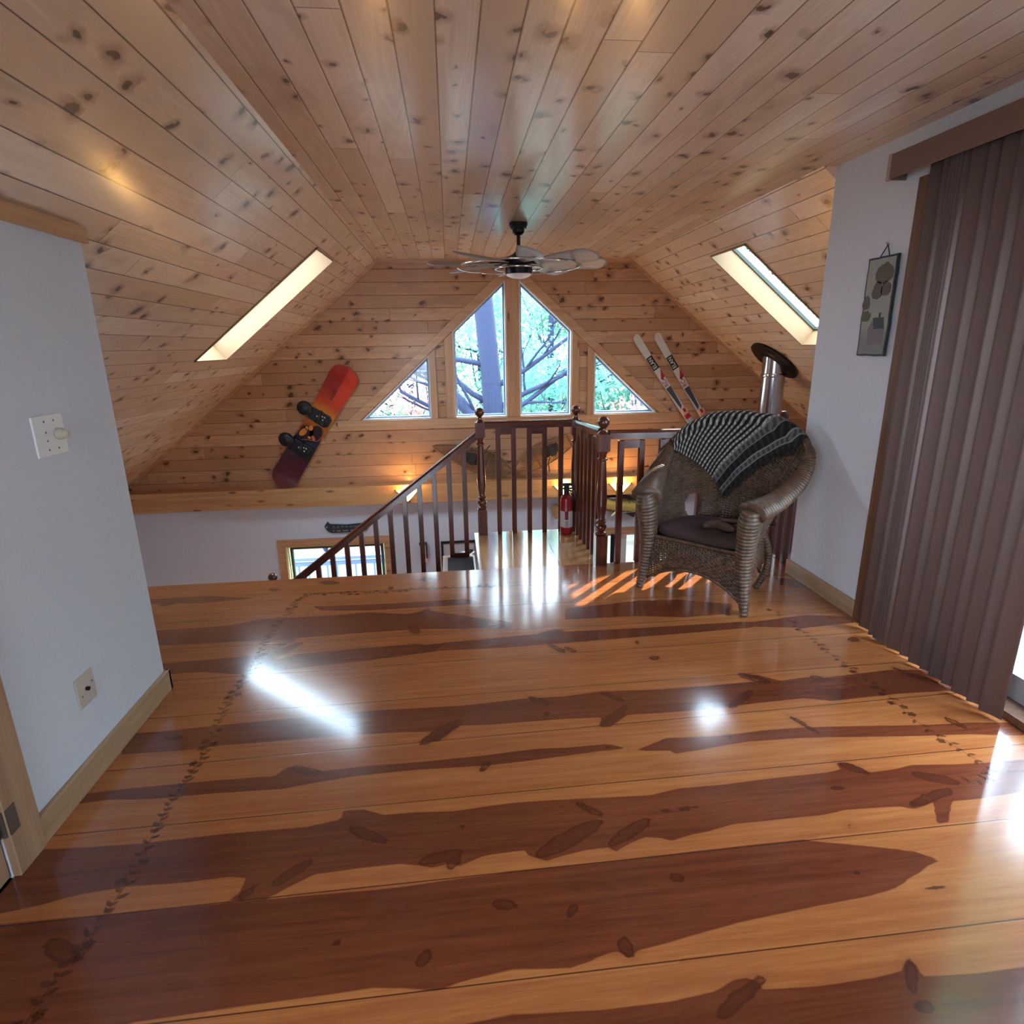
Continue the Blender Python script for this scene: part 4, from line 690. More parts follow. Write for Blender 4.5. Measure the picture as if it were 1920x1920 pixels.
# snowshoes standing on the ledge
M_RIM = plain('snowshoe_ash', srgb(112, 84, 60), .5); M_LACE = plain('rawhide_lacing', srgb(96, 78, 58), .6); M_LEATHER = plain('snowshoe_leather', srgb(34, 28, 26), .6)
def snowshoe(label, loc, deg, hx=1):
    o = thing('snowshoe', label, 'snowshoe', loc, (0, radians(deg), 0), 'old wooden snowshoes on the ledge')
    # local: tail at origin, toe along +X, width along Z
    L, w = 1.27, .155; half = []
    for i in range(25):
        t = i / 24; x = .30 + (L - .30) * t; half.append((x, w * math.sin(pi * min(1., max(0., (t * .97 + .03))) ** .62) ** .8 * (1 - .05 * t)))
    half[-1] = (L, 0.)
    up_ = [(0, .008), (.15, .011)] + [(x, max(z, .014)) for x, z in half[:-1]] + [(L, 0)]; dn = [(x, -z) for x, z in up_[::-1][1:]]
    pts = [(x, -.0 - .06 * max(0, x - 1.0) ** 2 / .07, z) for x, z in up_ + dn]
    M().tube(pts, .011, 8, flat=(1, 1.2)).done('frame', M_RIM, o, smooth='all')
    wid = lambda x: np.interp(x, [p[0] for p in up_], [p[1] for p in up_])
    yb = lambda x: -.06 * max(0, x - 1.0) ** 2 / .07
    for x in (.52, 1.0): M().tube([(x, yb(x), -wid(x)), (x, yb(x), wid(x))], .011, 6).done('crossbar', M_RIM, o)
    m = M(); stp = .034
    for k in range(-8, 60):
        for s_ in (1, -1):
            x0 = .28 + k * stp; seg = []
            for q in range(25):
                x = x0 + q * .02; z = s_ * (-.24 + q * .02)
                if .3 < x < L - .01 and abs(z) < wid(x): seg.append((x, yb(x), z))
            if len(seg) > 1: m.tube([seg[0], seg[-1]], .0032, 4)
    m.done('lacing', M_LACE, o)
    M().box(.62, .84, -.03, -.01, -.06, .06).box(.70, .78, -.06, -.02, -.075, .075).tube([(.68, -.03, -.07), (.62, -.06, -.12), (.60, -.05, -.2), (.58, -.05, -.24)], .009, 6).done('binding_harness', M_LEATHER, o, bevel=.006)
    return o
snowshoe('left wooden snowshoe on the ledge, toe raised to the left', (.94, YF - .05, -.055), 180 + 20.5)
snowshoe('right wooden snowshoe on the ledge, toe raised to the right', (.62, YF - .085, -.045), -27)

# wall sconces
M_SHADE = emit('lit_shade', (1, .80, .34, 1), 10.); M_BRZ = plain('bronze', srgb(60, 44, 34), .45, .7)
def sconce(label, x, z, pw):
    o = thing('wall_sconce', label, 'wall lamp', (x, 7.5, z), group='glowing wedge sconces on the ledge beam')
    m = M(); hw, h, d = .15, .16, .11
    m.add([(-hw, -.004, 0), (0, -d, 0), (hw, -.004, 0), (0, -.012, -h)], [(0, 3, 1), (1, 3, 2)])
    s_ = m.done('glass_shade', M_SHADE, o); md = s_.modifiers.new('s', 'SOLIDIFY'); md.thickness = .004
    m = M()
    for a, b in (((-hw, -.004, 0), (0, -d, 0)), ((0, -d, 0), (hw, -.004, 0)), ((-hw, -.004, 0), (0, -.012, -h)), ((hw, -.004, 0), (0, -.012, -h)), ((0, -d, 0), (0, -.012, -h))): m.tube([a, b], .004, 6)
    m.box(-.03, .03, -.012, 0, -h, -.02); m.done('shade_frame', M_BRZ, o)
    l = bpy.data.lights.new('sconce_bulb', 'POINT'); lo = bpy.data.objects.new('sconce_bulb', l); COL.objects.link(lo); lo.parent = o; lo.location = (0, -.075, .03)
    l.energy = pw; l.color = (1, .56, .16); l.shadow_soft_size = .04
sconce('glowing wedge sconce on the ledge beam behind the stair handrail', -.60, -.155, 9)
sconce('glowing wedge sconce on the ledge beam behind the fire extinguisher', 1.45, -.175, 9)
sconce('bright glowing wedge sconce on the ledge beam behind the loft railing', 2.195, -.175, 14)
# canoe-shaped sign over the lower window
cs = thing('canoe_sign', 'dark canoe shaped plaque with pale lettering above the lower left window', 'sign', (-1.42, YF - .012, -.66))
cp = [(-.29, .02), (-.245, .085), (-.215, .05), (0, .035), (.215, .05), (.245, .085), (.29, .02), (.25, -.05), (.20, -.072), (-.20, -.072), (-.25, -.05)]
M().prism([(x, -.008, z) for x, z in cp], (0, .018, 0)).done('plaque', plain('sign_dark_green', srgb(40, 48, 58), .5), cs, bevel=.002)
m = M(); rnd = random.Random(5)
M_LET = plain('sign_lettering', srgb(150, 158, 164), .5)
x = -.185
while x < .2:
    m.tube([(x, -.0095, .0 + rnd.uniform(-.004, .004)), (x + .012, -.0095, .022), (x + .02, -.0095, -.002), (x + .03, -.0095, .012)], .0028, 5); x += rnd.choice((.034, .04, .055))
x = -.18
while x < .16:
    m.box(x, x + .012, -.010, -.008, -.055, -.035); m.box(x + .004, x + .022, -.010, -.008, -.047, -.043); x += rnd.choice((.024, .024, .05))
disc(m, -.262, .012, .012, .012, -.0095)
m.done('lettering', M_LET, cs)
# framed picture and wall phone low on the white wall
pf = thing('picture_frame', 'black framed picture low on the white gable wall behind the stair', 'picture', (.03, YF - .002, -1.17))
ring(M(), [(-.24, -.25), (.24, -.25), (.24, .25), (-.24, .25)], .03, -.022, 0).done('frame', plain('frame_black', srgb(26, 28, 30), .4), pf)
M().box(-.21, .21, -.008, -.002, -.22, .22).done('mount', plain('picture_mount', srgb(196, 196, 206), .6), pf)
M().box(-.12, .12, -.010, -.0075, -.08, .10).box(.14, .19, -.010, -.0075, -.04, .12).done('print', plain('print_grey', srgb(72, 76, 84), .6, var=.6, scale=22.), pf)
wp = thing('wall_phone', 'slim white and black handset hung on the lower white wall beside the picture', 'phone', (-.44, YF - .002, -1.0))
M().box(-.045, .03, -.04, 0, -.2, .06).done('handset', M_WHITE, wp, bevel=.012)
M().box(-.06, .045, -.055, 0, .05, .085).box(.028, .048, -.05, 0, -.14, .06).done('cradle', plain('phone_black', srgb(52, 56, 60), .4), wp, bevel=.008)
# mounted fish on the lower right wall
fs = thing('mounted_fish', 'yellow and brown fish trophy on the wall under the brightest sconce', 'trophy', (2.24, YF - .085, -.50), (0, radians(8), 0))
def fish(u, v):
    x = -.36 + .72 * u; prof = np.interp(u, [0, .06, .2, .42, .62, .8, .92, 1.], [.012, .055, .10, .125, .10, .06, .035, .03]); g = 2 * pi * v
    return (x, -.45 * prof * cos(g) , .012 * sin(u * 5) + prof * sin(g))
a = N('fish_skin'); x = a.sep(a.n('TexCoord').outputs['Object']); r = a.n('ValToRGB', {0: a.math('MULTIPLY_ADD', a.math('ADD', x[2], a.math('MULTIPLY', a.math('SUBTRACT', a.noise(a.n('TexCoord').outputs['Object'], 20., 3), .5), .06)), 4., .5)})
r.color_ramp.elements[0].color = srgb(40, 44, 44); r.color_ramp.elements[1].color = srgb(52, 38, 26)
for p_, c_ in ((.2, (70, 70, 60)), (.28, (202, 184, 110)), (.66, (206, 178, 96)), (.78, (92, 66, 40))): e = r.color_ramp.elements.new(p_); e.color = srgb(*c_)
a.set(a.p.inputs['Base Color'], r.outputs[0]); a.base(Roughness=.3, Coat_Weight=.5)
M().grid(fish, 28, 18).done('body', a.m, fs, smooth='all')
M_FIN = plain('fish_fin', srgb(58, 46, 34), .5); M_PFIN = plain('fish_pale_fin', srgb(226, 220, 190), .5)
M().prism([(-.14, -.004, .105), (-.1, -.004, .165), (.12, -.004, .14), (.2, -.004, .085)], (0, .008, 0)).prism([(.33, -.005, .0), (.45, -.005, .12), (.42, -.005, .02), (.46, -.005, -.10)], (0, .01, 0)).prism([(.06, -.004, -.10), (.2, -.004, -.15), (.22, -.004, -.06)], (0, .008, 0)).done('fin', M_FIN, fs)
M().prism([(-.06, -.06, -.03), (-.01, -.062, -.02), (-.12, -.09, -.13), (-.15, -.09, -.14)], (0, .006, 0)).done('fin', M_PFIN, fs, label='pale pectoral fin')
M().box(-.12, .12, .03, .085, -.04, .04).done('mounting_block', M_BRZ, fs)
# dark cloth hung in the lower right window
cl = M(); cl.grid(lambda u, v: (2.115 + .125 * u, YF - .05 + .012 * sin(u * 14), -.915 - (.40 + .04 * sin(u * 9) + .06 * (u > .35)) * v), 20, 12)
clo = cl.done('window_cloth', plain('navy_cloth', srgb(22, 24, 40), .85), smooth='all'); md = clo.modifiers.new('s', 'SOLIDIFY'); md.thickness = .006
tag(clo, 'navy cloth hanging in the lower right window behind the railing', 'curtain')
# tan wall ornament beside the extinguisher, seen between balusters
orn = thing('wall_ornament', 'small tan carved ornament on the lower wall left of the extinguisher', 'ornament', (1.36, YF - .03, -.56))
m = M(); m.ball((0, 0, 0), .06, 14, 10, (1, .45, 1.5)); m.ball((.03, -.01, .085), .03, 12, 8, (1, .6, 1)); m.ball((-.03, -.01, .075), .026, 12, 8, (1, .6, 1)); m.ball((.0, -.02, -.07), .03, 12, 8)
m.done('carving', plain('carved_tan', srgb(196, 140, 84), .5, var=.4, scale=30.), orn, smooth='all')

# ================================================================== STOVE PIPE
px, py = 3.76, 6.75
sp = thing('stove_pipe', 'shiny steel stove pipe with a black collar passing through the right ceiling slope', 'stove pipe', (px, py, 0))
pr = .13; zt = zr(px)
m = M(); n = 32; zs_ = lambda x: zt - S * x + .06
V = []
for zz in ('b', 't'):
    for j in range(n): c_, s__ = pr * cos(2 * pi * j / n), pr * sin(2 * pi * j / n); V.append((c_, s__, .76 if zz == 'b' else zs_(c_)))
m.add(V, [(j, (j + 1) % n, n + (j + 1) % n, n + j) for j in range(n)])
m.lathe([(pr + .004, zt - .20), (pr + .008, zt - .19), (pr + .008, zt - .165), (pr + .004, zt - .155)], 32)
m.done('pipe', plain('brushed_steel', srgb(190, 190, 196), .16, 1.), sp, smooth=True)
M().lathe([(pr + .006, .66), (pr + .006, .775), (pr + .001, .78)], 32).done('band', M_BLACK, sp, smooth=True)
M().lathe([(pr - .01, ZLOW + 1.), (pr - .01, .70)], 28).done('stove_pipe_lower', M_BLACK, sp, smooth=True)
c = M().lathe([(.30, -.03), (.31, -.025), (.31, 0.)], 40).lathe([(.17, -.05), (.20, -.03)], 40); co_ = c.done('collar', M_BLACK, sp, smooth=True); co_.location = (0, 0, zt - .004); co_.rotation_euler = (0, SL, 0)

# ================================================================== FIRE EXTINGUISHER
fe = thing('fire_extinguisher', 'red fire extinguisher with black head standing in the landing corner', 'fire extinguisher', (.965, 4.915, 0))
M().lathe([(.045, 0), (.052, .006), (.054, .02), (.054, .31), (.048, .335), (.03, .352), (.018, .357)], 26).done('cylinder', plain('extinguisher_red', srgb(150, 16, 24), .3, Coat_Weight=.4), fe, smooth=True)
M().lathe([(.0548, .07), (.0548, .215)], 26).done('label', plain('label_white', srgb(206, 204, 212), .4), fe, smooth=True)
m = M()
for k_ in range(5): m.grid(lambda u, v, k_=k_: (.0556 * cos(-1.95 + .5 * u), .0556 * sin(-1.95 + .5 * u), .078 + .011 * k_ + .005 * v), 6, 1)
m.done('label_print', plain('label_ink', srgb(90, 80, 120), .5), fe)
M().grid(lambda u, v: (.0556 * cos(-2.0 + .55 * u), .0556 * sin(-2.0 + .55 * u), .14 + .075 * v), 8, 1).done('label_panel', plain('label_red', srgb(120, 18, 50), .4), fe)
M().box(-.022, .022, -.022, .022, .35, .44).box(-.04, .045, -.014, .014, .432, .455).box(-.035, .05, -.012, .012, .40, .415).done('valve_head', M_BLACKP, fe, bevel=.006)
M().tube([(.02, 0, .39), (.055, -.01, .385), (.07, -.015, .34), (.066, -.012, .2)], .009, 8).done('hose', M_BLACKP, fe, smooth='all')

# ================================================================== WICKER ARMCHAIR
CH = Matrix.Translation((1.5, 3.43, 0)) @ Matrix.Rotation(math.atan2(-.742, .674), 4, 'Z')
CROT = (0, 0, math.atan2(-.742, .674))
chair = thing('wicker_armchair', 'brown wicker armchair with rolled arms standing by the loft railing', 'armchair', (1.5, 3.43, 0), CROT)
def wick(name, c1, c2):
    a = N(name); tc = a.n('TexCoord').outputs['Object']
    n1 = a.noise(tc, 30., 4); a.set(a.p.inputs['Base Color'], a.mix(a.ss(n1, .3, .7), srgb(*c1), srgb(*c2)))
    a.base(Roughness=.5, Coat_Weight=.25, Coat_Roughness=.3); a.bump(a.noise(tc, 160., 2), .25, .002); return a.m
M_WICK = wick('wicker_brown', (66, 47, 34), (100, 74, 54))
def catmull(P, t):
    n = len(P) - 1; x = min(max(t * n, 0), n - 1e-6); i = int(x); f = x - i
    g = lambda k: np.array(P[min(max(k, 0), n)], float) if 0 <= k <= n else (2 * np.array(P[0], float) - np.array(P[1], float) if k < 0 else 2 * np.array(P[n], float) - np.array(P[n - 1], float))
    a, b, c, d = g(i - 1), g(i), g(i + 1), g(i + 2)
    return .5 * (2 * b + (c - a) * f + (2 * a - 5 * b + 4 * c - d) * f * f + (3 * b - 3 * c + d - a) * f ** 3)
hl = [(-.345, -.02, .655), (-.415, .2, .70), (-.465, .42, .80), (-.445, .58, .95), (-.27, .665, 1.075)]
TOP = hl + [(0, .69, 1.115)] + [(-x, y, z) for x, y, z in hl[::-1]]
hb_ = [(-.31, .0, .36), (-.315, .12, .36), (-.31, .28, .36), (-.26, .42, .36), (-.14, .48, .36)]
BOT = hb_ + [(0, .49, .36)] + [(-x, y, z) for x, y, z in hb_[::-1]]
def shell(s, t):
    a, b = catmull(BOT, s), catmull(TOP, s); q = t ** 1.35
    p = a * (1 - t) + b * t; xy = a[:2] * (1 - q) + b[:2] * q
    return Vector((xy[0], xy[1], p[2]))
def shell_n(s, t):
    e = .004; u = shell(min(1, s + e), t) - shell(max(0, s - e), t); v = shell(s, min(1, t + e)) - shell(s, max(0, t - e))
    n = u.cross(v); return n.normalized() if n.length > 1e-9 else Vector((0, -1, 0))
def weave(m, S_, N_, ns, nt, t0=0., t1=1., hole=None, hh=.42, amp=.004, stake=.0045, s0=0., s1=1.):
    for i in range(ns + 1):
        s = s0 + (s1 - s0) * i / ns; pts = []
        for j in range(9):
            t = t0 + (t1 - t0) * j / 8
            if hole and hole(s, t):
                if len(pts) > 1: m.tube(pts, stake, 5)
                pts = []
            else: pts.append(S_(s, t))
        if len(pts) > 1: m.tube(pts, stake, 5)
    for j in range(nt):
        t = t0 + (t1 - t0) * (j + .5) / nt; run_ = []
        def flush():
            if len(run_) > 1:
                V, F = [], []
                for p, n, w, hv in run_: V += [p + n * (w + .0022) + hv, p + n * (w + .0022) - hv, p + n * (w - .0022) - hv, p + n * (w - .0022) + hv]
                for q in range(len(run_) - 1): F += [(4 * q + k, 4 * q + (k + 1) % 4, 4 * q + 4 + (k + 1) % 4, 4 * q + 4 + k) for k in range(4)]
                m.add(V, F)
            run_.clear()
        for i in range(2 * ns + 1):
            s = s0 + (s1 - s0) * i / (2 * ns)
            if hole and hole(s, t): flush(); continue
            p, n = S_(s, t), N_(s, t); dz = (S_(s, min(1, t + .02)) - S_(s, max(0, t - .02))); hv = dz * ((t1 - t0) / nt / (min(1, t + .02) - max(0, t - .02))) * hh
            w = 0 if i % 2 else amp * (1 if (i // 2 + j) % 2 else -1); run_.append((p, n, w, hv))
        flush()
m = M(); hole = lambda s, t: ((s - .335) / .035) ** 2 + ((t - .20) / .13) ** 2 < 1
weave(m, shell, shell_n, 66, 46, hole=hole)
wb_ = m.done('woven_back', M_WICK, chair, smooth='all')
# braided rim over the back, broad rolled arms
def along_top(s, off=(0, 0, 0)): p = catmull(TOP, s); return Vector(p) + Vector(off)
pts = [along_top(.18 + .64 * i / 60) for i in range(61)]
m = M().tube(pts, [.024 + .005 * (i % 2) for i in range(61)], 8)
m.done('back_rim', M_WICK, chair, smooth='all')
for sgn, nm in ((0, 'L'), (1, 'R')):
    m = M(); k = 132; pts = []; rs = []
    for i in range(k + 1):
        t = i / k; s = (.30 * t) if sgn == 0 else 1 - .30 * t; p = along_top(s); pts.append(p + Vector((0, 0, -.012 * (1 - t)))); rs.append((.074 * (1 - t) ** .8 + .024) + .006 * abs(sin(pi * i / 4)))
    m.tube(pts, rs, 12, flat=(1, .62)); m.done('rolled_arm', M_WICK, chair, smooth='all')
# wrapped front legs flowing from the arms to the floor
for sx in (-1, 1):
    m = M(); k = 144; pts = []; rs = []
    for i in range(k + 1):
        t = i / k; z = .66 * (1 - t); x = sx * (.348 - .03 * sin(pi * t) + .012 * t); y = -.03 + .03 * sin(pi * t * .9) - .01 * t
        pts.append((x, y, z)); rs.append(np.interp(t, [0, .1, .3, .6, .8, .95, 1], [.060, .080, .074, .058, .044, .030, .026]) + .0055 * abs(sin(pi * i / 5)))
    m.tube(pts, rs, 12, flat=(1, .8)); m.done('front_leg', M_WICK, chair, smooth='all')
for sx in (-1, 1):
    m = M(); k = 80; pts = []; rs = []
    for i in range(k + 1):
        t = i / k; pts.append((sx * (.26 + .05 * sin(pi * t) - .01 * t), .43 + .02 * t + .035 * sin(pi * t), .40 * (1 - t))); rs.append(.027 - .006 * t + .004 * abs(sin(pi * i / 4)))
    m.tube(pts, rs, 10); m.done('rear_leg', M_WICK, chair, smooth='all')
# skirts with arched lower edge
def skirt(a, b, lo=.07, hi=.19):
    a, b = Vector(a), Vector(b); nn = (b - a).cross(Vector((0, 0, 1))).normalized()
    def f(s, t):
        zb = lo + (hi - lo) * max(0, 1 - abs(2 * s - 1) ** 2.2); p = a.lerp(b, s); return Vector((p.x, p.y, zb + (.375 - zb) * t)) + nn * (.018 * sin(pi * t))
    return f, (lambda s, t: nn)
m = M()
f, nf = skirt((-.315, -.012, 0), (.315, -.012, 0)); weave(m, f, nf, 34, 16)
m.tube([f(i / 20, 0) for i in range(21)], .012, 6); m.tube([f(i / 20, 1) for i in range(21)], .013, 6); m.done('front_skirt', M_WICK, chair, smooth='all')
for sx in (-1, 1):
    m = M(); f, nf = skirt((sx * .335, .0, 0), (sx * .27, .44, 0), .12, .22); weave(m, f, nf, 24, 13); m.tube([f(i / 16, 0) for i in range(17)], .011, 6); m.done('side_skirt', M_WICK, chair, smooth='all')
m = M().add([(-.31, 0, .355), (.31, 0, .355), (.27, .44, .355), (0, .49, .355), (-.27, .44, .355)], [(0, 1, 2, 3, 4)])
so = m.done('seat_deck', M_WICK, chair); md = so.modifiers.new('s', 'SOLIDIFY'); md.thickness = .02
# seat cushion (with ties lying on it)
M_CUSH = plain('cushion_brown', srgb(70, 50, 48), .9, bumpy=.35, scale=140., var=.25)
cu = thing('seat_cushion', 'dark brown padded cushion on the seat of the wicker armchair', 'cushion', (1.5, 3.43, .36), CROT)
m = M()
def cush(u, v):
    t = 2 * pi * u; g = -pi / 2 + pi * v; ex = lambda c, e: math.copysign(abs(c) ** e, c)
    rx, ry, rz_ = .30, .235, .048; x = rx * ex(cos(t), .42) * ex(cos(g), .5); y = ry * ex(sin(t), .42) * ex(cos(g), .5); z = rz_ * ex(sin(g), .7)
    if z > 0: z -= .020 * sum(math.exp(-((x - cx) ** 2 + (y - cy) ** 2) / .0012) for cx in (-.14, .14, 0) for cy in (-.09, .09)); z += .008 * sin(x * 9 + y * 5)
    return (x * (1 - .12 * (y > 0) * (y / ry)), .225 + y, .05 + z)
m.grid(cush, 64, 26); m.done('pad', M_CUSH, cu, smooth='all')
m = M(); rnd = random.Random(11)
def lump(c, r, sc_, rz): 
    n0 = len(m.V); m.ball((0, 0, 0), r, 14, 9, sc_); m.tf(Matrix.Translation(c) @ Matrix.Rotation(rz, 4, 'Z'), n0)
lump((.06, .17, .118), .038, (2.0, .9, .75), .5); lump((.13, .14, .120), .036, (2.2, .8, .75), -.3); lump((.10, .22, .122), .034, (1.7, .9, .8), .9); lump((.19, .19, .115), .03, (1.8, .8, .7), .2); lump((.02, .13, .110), .026, (1.5, .9, .7), 1.2)
m.tube([(.0, .20, .115), (.05, .24, .135), (.11, .18, .15), (.17, .24, .14), (.22, .2, .118)], .014, 8)
m.done('bunched_ties', plain('ties_brown', srgb(86, 62, 52), .9, bumpy=.3, scale=120.), cu, smooth='all')

# throw blanket draped diagonally over the chair back
def blanket():
    tipS, tipP = .475, .57
    H = lambda s: (shell(s, 1) - shell(s, 0)).length
    Ltot = 0; prev = None; arc = []
    for i in range(201):
        p = along_top(i / 200)
        if prev is not None: Ltot += (p - prev).length
        arc.append(Ltot); prev = p
    sx_ = lambda X: float(np.interp(X + arc[95], arc, [i / 200 for i in range(201)]))
    def surf(X, P):
        s = min(max(sx_(X), .02), .98); t = 1 - max(0, P) / H(s); q = max(0., P)
        inw = shell_n(s, min(.999, max(.05, t)))          # points to the inside of the chair
        c_in = Vector((0, .1, 0)) - Vector((shell(s, .9).x, shell(s, .9).y, 0)); c_in.z = 0
        if inw.dot(c_in) < 0: inw = -inw
        rip = .006 * sin(X * 30 + P * 12) + .004 * sin(P * 40 - X * 9)
        R_ = .043
        if P >= .05: return shell(s, t) + inw * (R_ * (1 - .35 * min(1, (P - .05) / .1)) + rip)
        if P >= -.05:
            g = pi * (P + .05) / .1; base = along_top(s); up = Vector((0, 0, 1)); hin = Vector((inw.x, inw.y, 0)).normalized()
            return base + hin * (-cos(g) * R_) + up * (sin(g) * R_ * .9 + rip * .3)
        hin = Vector((inw.x, inw.y, 0)).normalized(); return along_top(s) - hin * (R_ + .25 * (-.05 - P) * .2) + Vector((0, 0, (P + .05))) + hin * (-rip)
    V, F, UV = [], [], []; n = 90; idx = {}
    st = .0125
    import itertools
    ra, rb = range(0, 80), range(0, 72)
    def pt(i, j):
        a, b = i * st, j * st                              # a along the lower right edge, b along the lower left edge
        X = (a - b) / 1.41421; P = tipP - (a + b) / 1.41421; return X, P, a, b
    ok = {}
    for i in ra:
        for j in rb:
            X, P, a, b = pt(i, j)
            if P > -.40 and -.53 < X < .54: ok[(i, j)] = len(V); V.append(tuple(surf(X, P))); UV.append((a, b))
    for i in ra:
        for j in rb:
            q = [(i, j), (i + 1, j), (i + 1, j + 1), (i, j + 1)]
            if all(k in ok for k in q): F.append(tuple(ok[k] for k in q))
    m = M().add(V, F); return m, UV, pt, surf
bm_, BUV, bpt, bsurf = blanket()
a = N('checked_blanket'); x = a.sep(a.n('UVMap').outputs[0]); A_, B_ = x[0], x[1]
sq = lambda c, p, d=.5: a.math('LESS_THAN', a.math('FRACT', a.math('DIVIDE', c, p)), d)
chk1 = sq(A_, .030, .5); chk2 = sq(B_, .034, .46)
white, grey, blk = srgb(172, 168, 162), srgb(60, 60, 62), srgb(13, 13, 16)
reg = a.mix(chk2, blk, a.mix(chk1, srgb(118, 116, 112), white))
band_g = a.mix(sq(A_, .04, .5), srgb(92, 92, 92), srgb(58, 58, 60)); band_b = a.mix(sq(A_, .05, .4), blk, srgb(36, 36, 40))
lt = lambda v: a.math('LESS_THAN', B_, v)
c = reg
for lim, col in ((.205, srgb(120, 118, 114)), (.195, band_g), (.155, srgb(112, 110, 106)), (.147, band_b), (.085, srgb(128, 126, 120)), (.075, band_g), (.045, srgb(120, 118, 114)), (.036, band_b)): c = a.mix(lt(lim), c, col)
a.set(a.p.inputs['Base Color'], c); a.base(Roughness=.95); a.bump(a.noise(a.n('UVMap').outputs[0], 420., 2), .4, .002)
blk_o = thing('throw_blanket', 'black and white checked throw draped over the back of the wicker armchair', 'blanket', (1.5, 3.43, 0), CROT)
me_ = bm_.done('cloth', a.m, blk_o, smooth='all')
ul = me_.data.uv_layers.new(name='UVMap'); li = np.empty(len(me_.data.loops), np.int32); me_.data.loops.foreach_get('vertex_index', li); ul.data.foreach_set('uv', np.array(BUV, np.float32)[li].ravel())
md = me_.modifiers.new('s', 'SOLIDIFY'); md.thickness = .005
m = M(); rnd = random.Random(2)
for i in range(4, 64):                                      # fringe along the lower right hem
    X, P, a_, b_ = bpt(i, 0)
    if X > .52: continue
    p = Vector(bsurf(X, P)); m.tube([p, p + Vector((rnd.uniform(-.006, .006), rnd.uniform(-.008, .002), -.022)), p + Vector((rnd.uniform(-.008, .008), rnd.uniform(-.008, .002), -.042))], .0026, 4)
m.done('fringe', plain('fringe_dark', srgb(30, 30, 32), .95), blk_o)

# ================================================================== VERTICAL BLINDS
vb = thing('vertical_blinds', 'taupe vertical blinds hanging over the patio door on the right wall', 'blinds', (XR, 0, 0))
M_VAL = plain('valance_taupe', srgb(122, 98, 88), .55, bumpy=.1, scale=300., var=.15); M_VANE = plain('vane_taupe', srgb(116, 98, 94), .7, bumpy=.15, scale=400., var=.2)
m = M().box(-.105, -.095, .75, 3.155, 2.385, 2.5).box(-.105, -.0, 3.145, 3.155, 2.385, 2.5).box(-.105, 0, .75, 3.155, 2.494, 2.5).done('valance', M_VAL, vb, bevel=.003)
M().box(-.107, -.0935, 3.135, 3.159, 2.38, 2.504).done('valance_clip', plain('clear_clip', srgb(170, 150, 140), .25), vb, bevel=.003)
M().box(-.07, -.03, 1.0, 2.78, 2.43, 2.46).done('headrail', M_VAL, vb)
rnd = random.Random(8)
VN = [(2.865, 15), (2.772, 46), (2.735, 48), (2.717, 48), (2.70, 48), (2.682, 48), (2.66, 44), (2.612, 24), (2.535, 30), (2.462, 20), (2.395, 34), (2.33, 18), (2.262, 32), (2.19, 22), (2.115, 34), (2.04, 22)]
vane0 = None
for y, g in VN:
    if vane0 is None:
        m = M(); m.grid(lambda u, v: (.005 * (1 - (2 * u - 1) ** 2), (u - .5) * .089, .012 + 2.40 * v), 8, 2)
        vane0 = o = m.done('vane', M_VANE, vb, smooth='all'); md = o.modifiers.new('s', 'SOLIDIFY'); md.thickness = .0012
    else: o = vane0.copy(); COL.objects.link(o); o.parent = vb
    k_i = VN.index((y, g)); o.location = (-.055 - .014 * (k_i % 2 if g < 40 else 0), y, 0); o.rotation_euler = (0, 0, radians(g))
# slate picture on the right wall
sl2 = thing('slate_plaque', 'grey painted slate plaque hung by a cord on the right wall', 'wall art', (XR, 3.198, 1.775))
rnd = random.Random(6)
oy, oz = .112, .258; edge = []
for k_ in range(12): edge.append((-oy + rnd.uniform(-.003, .003), -oz + 2 * oz * k_ / 12))
for k_ in range(6): edge.append((-oy + 2 * oy * k_ / 6, oz + rnd.uniform(-.002, .002)))
for k_ in range(12): edge.append((oy + rnd.uniform(-.003, .003), oz - 2 * oz * k_ / 12))
for k_ in range(6): edge.append((oy - 2 * oy * k_ / 6, -oz + rnd.uniform(-.002, .002)))
M().prism([(-.028, y, z) for y, z in edge], (.014, 0, 0)).done('slate', plain('slate_grey', srgb(40, 48, 56), .6, bumpy=.3, scale=40.), sl2)
paint = N('slate_painting'); tc = paint.n('TexCoord').outputs['Object']; zz = paint.sep(tc)[2]; nz = paint.noise(tc, 14., 4)
paint.set(paint.p.inputs['Base Color'], paint.mix(paint.ss(paint.math('ADD', zz, paint.math('MULTIPLY', nz, .12)), -.13, -.02), paint.mix(nz, srgb(116, 122, 124), srgb(136, 130, 134)), paint.mix(nz, srgb(140, 146, 142), srgb(160, 162, 154)))); paint.base(Roughness=.6)
ins = inset(edge[::-1], .010); M().prism([(-.0288, y, z) for y, z in ins], (.001, 0, 0)).done('painted_ground', paint.m, sl2)
M_FOL = plain('painted_foliage', srgb(104, 98, 88), .7, var=.3, scale=40.)
def blob(m, pts): m.prism([(-.0296, y, z) for y, z in pts], (.001, 0, 0))
m = M()
for cy, cz, w, h in ((-.03, .155, .085, .07), (-.055, .08, .05, .05), (.01, .07, .05, .06), (.085, .015, .04, .05), (.075, -.055, .05, .04)):
    blob(m, [(cy + w * .8 * cos(t) * (1 + rnd.uniform(-.12, .12)), cz + h * (sin(t) if sin(t) > 0 else .5 * sin(t)) * (1 + rnd.uniform(-.12, .12))) for t in [2 * pi * i / 28 for i in range(28)]])
m.done('painted_trees', M_FOL, sl2)
m = M(); blob(m, [(.012, -.055), (-.07, -.055), (-.085, -.115), (-.0, -.115)]); blob(m, [(-.03, -.03), (-.045, -.03), (-.045, -.055), (-.03, -.055)]); m.done('painted_roof', plain('painted_roof_dark', srgb(58, 66, 76), .6), sl2)
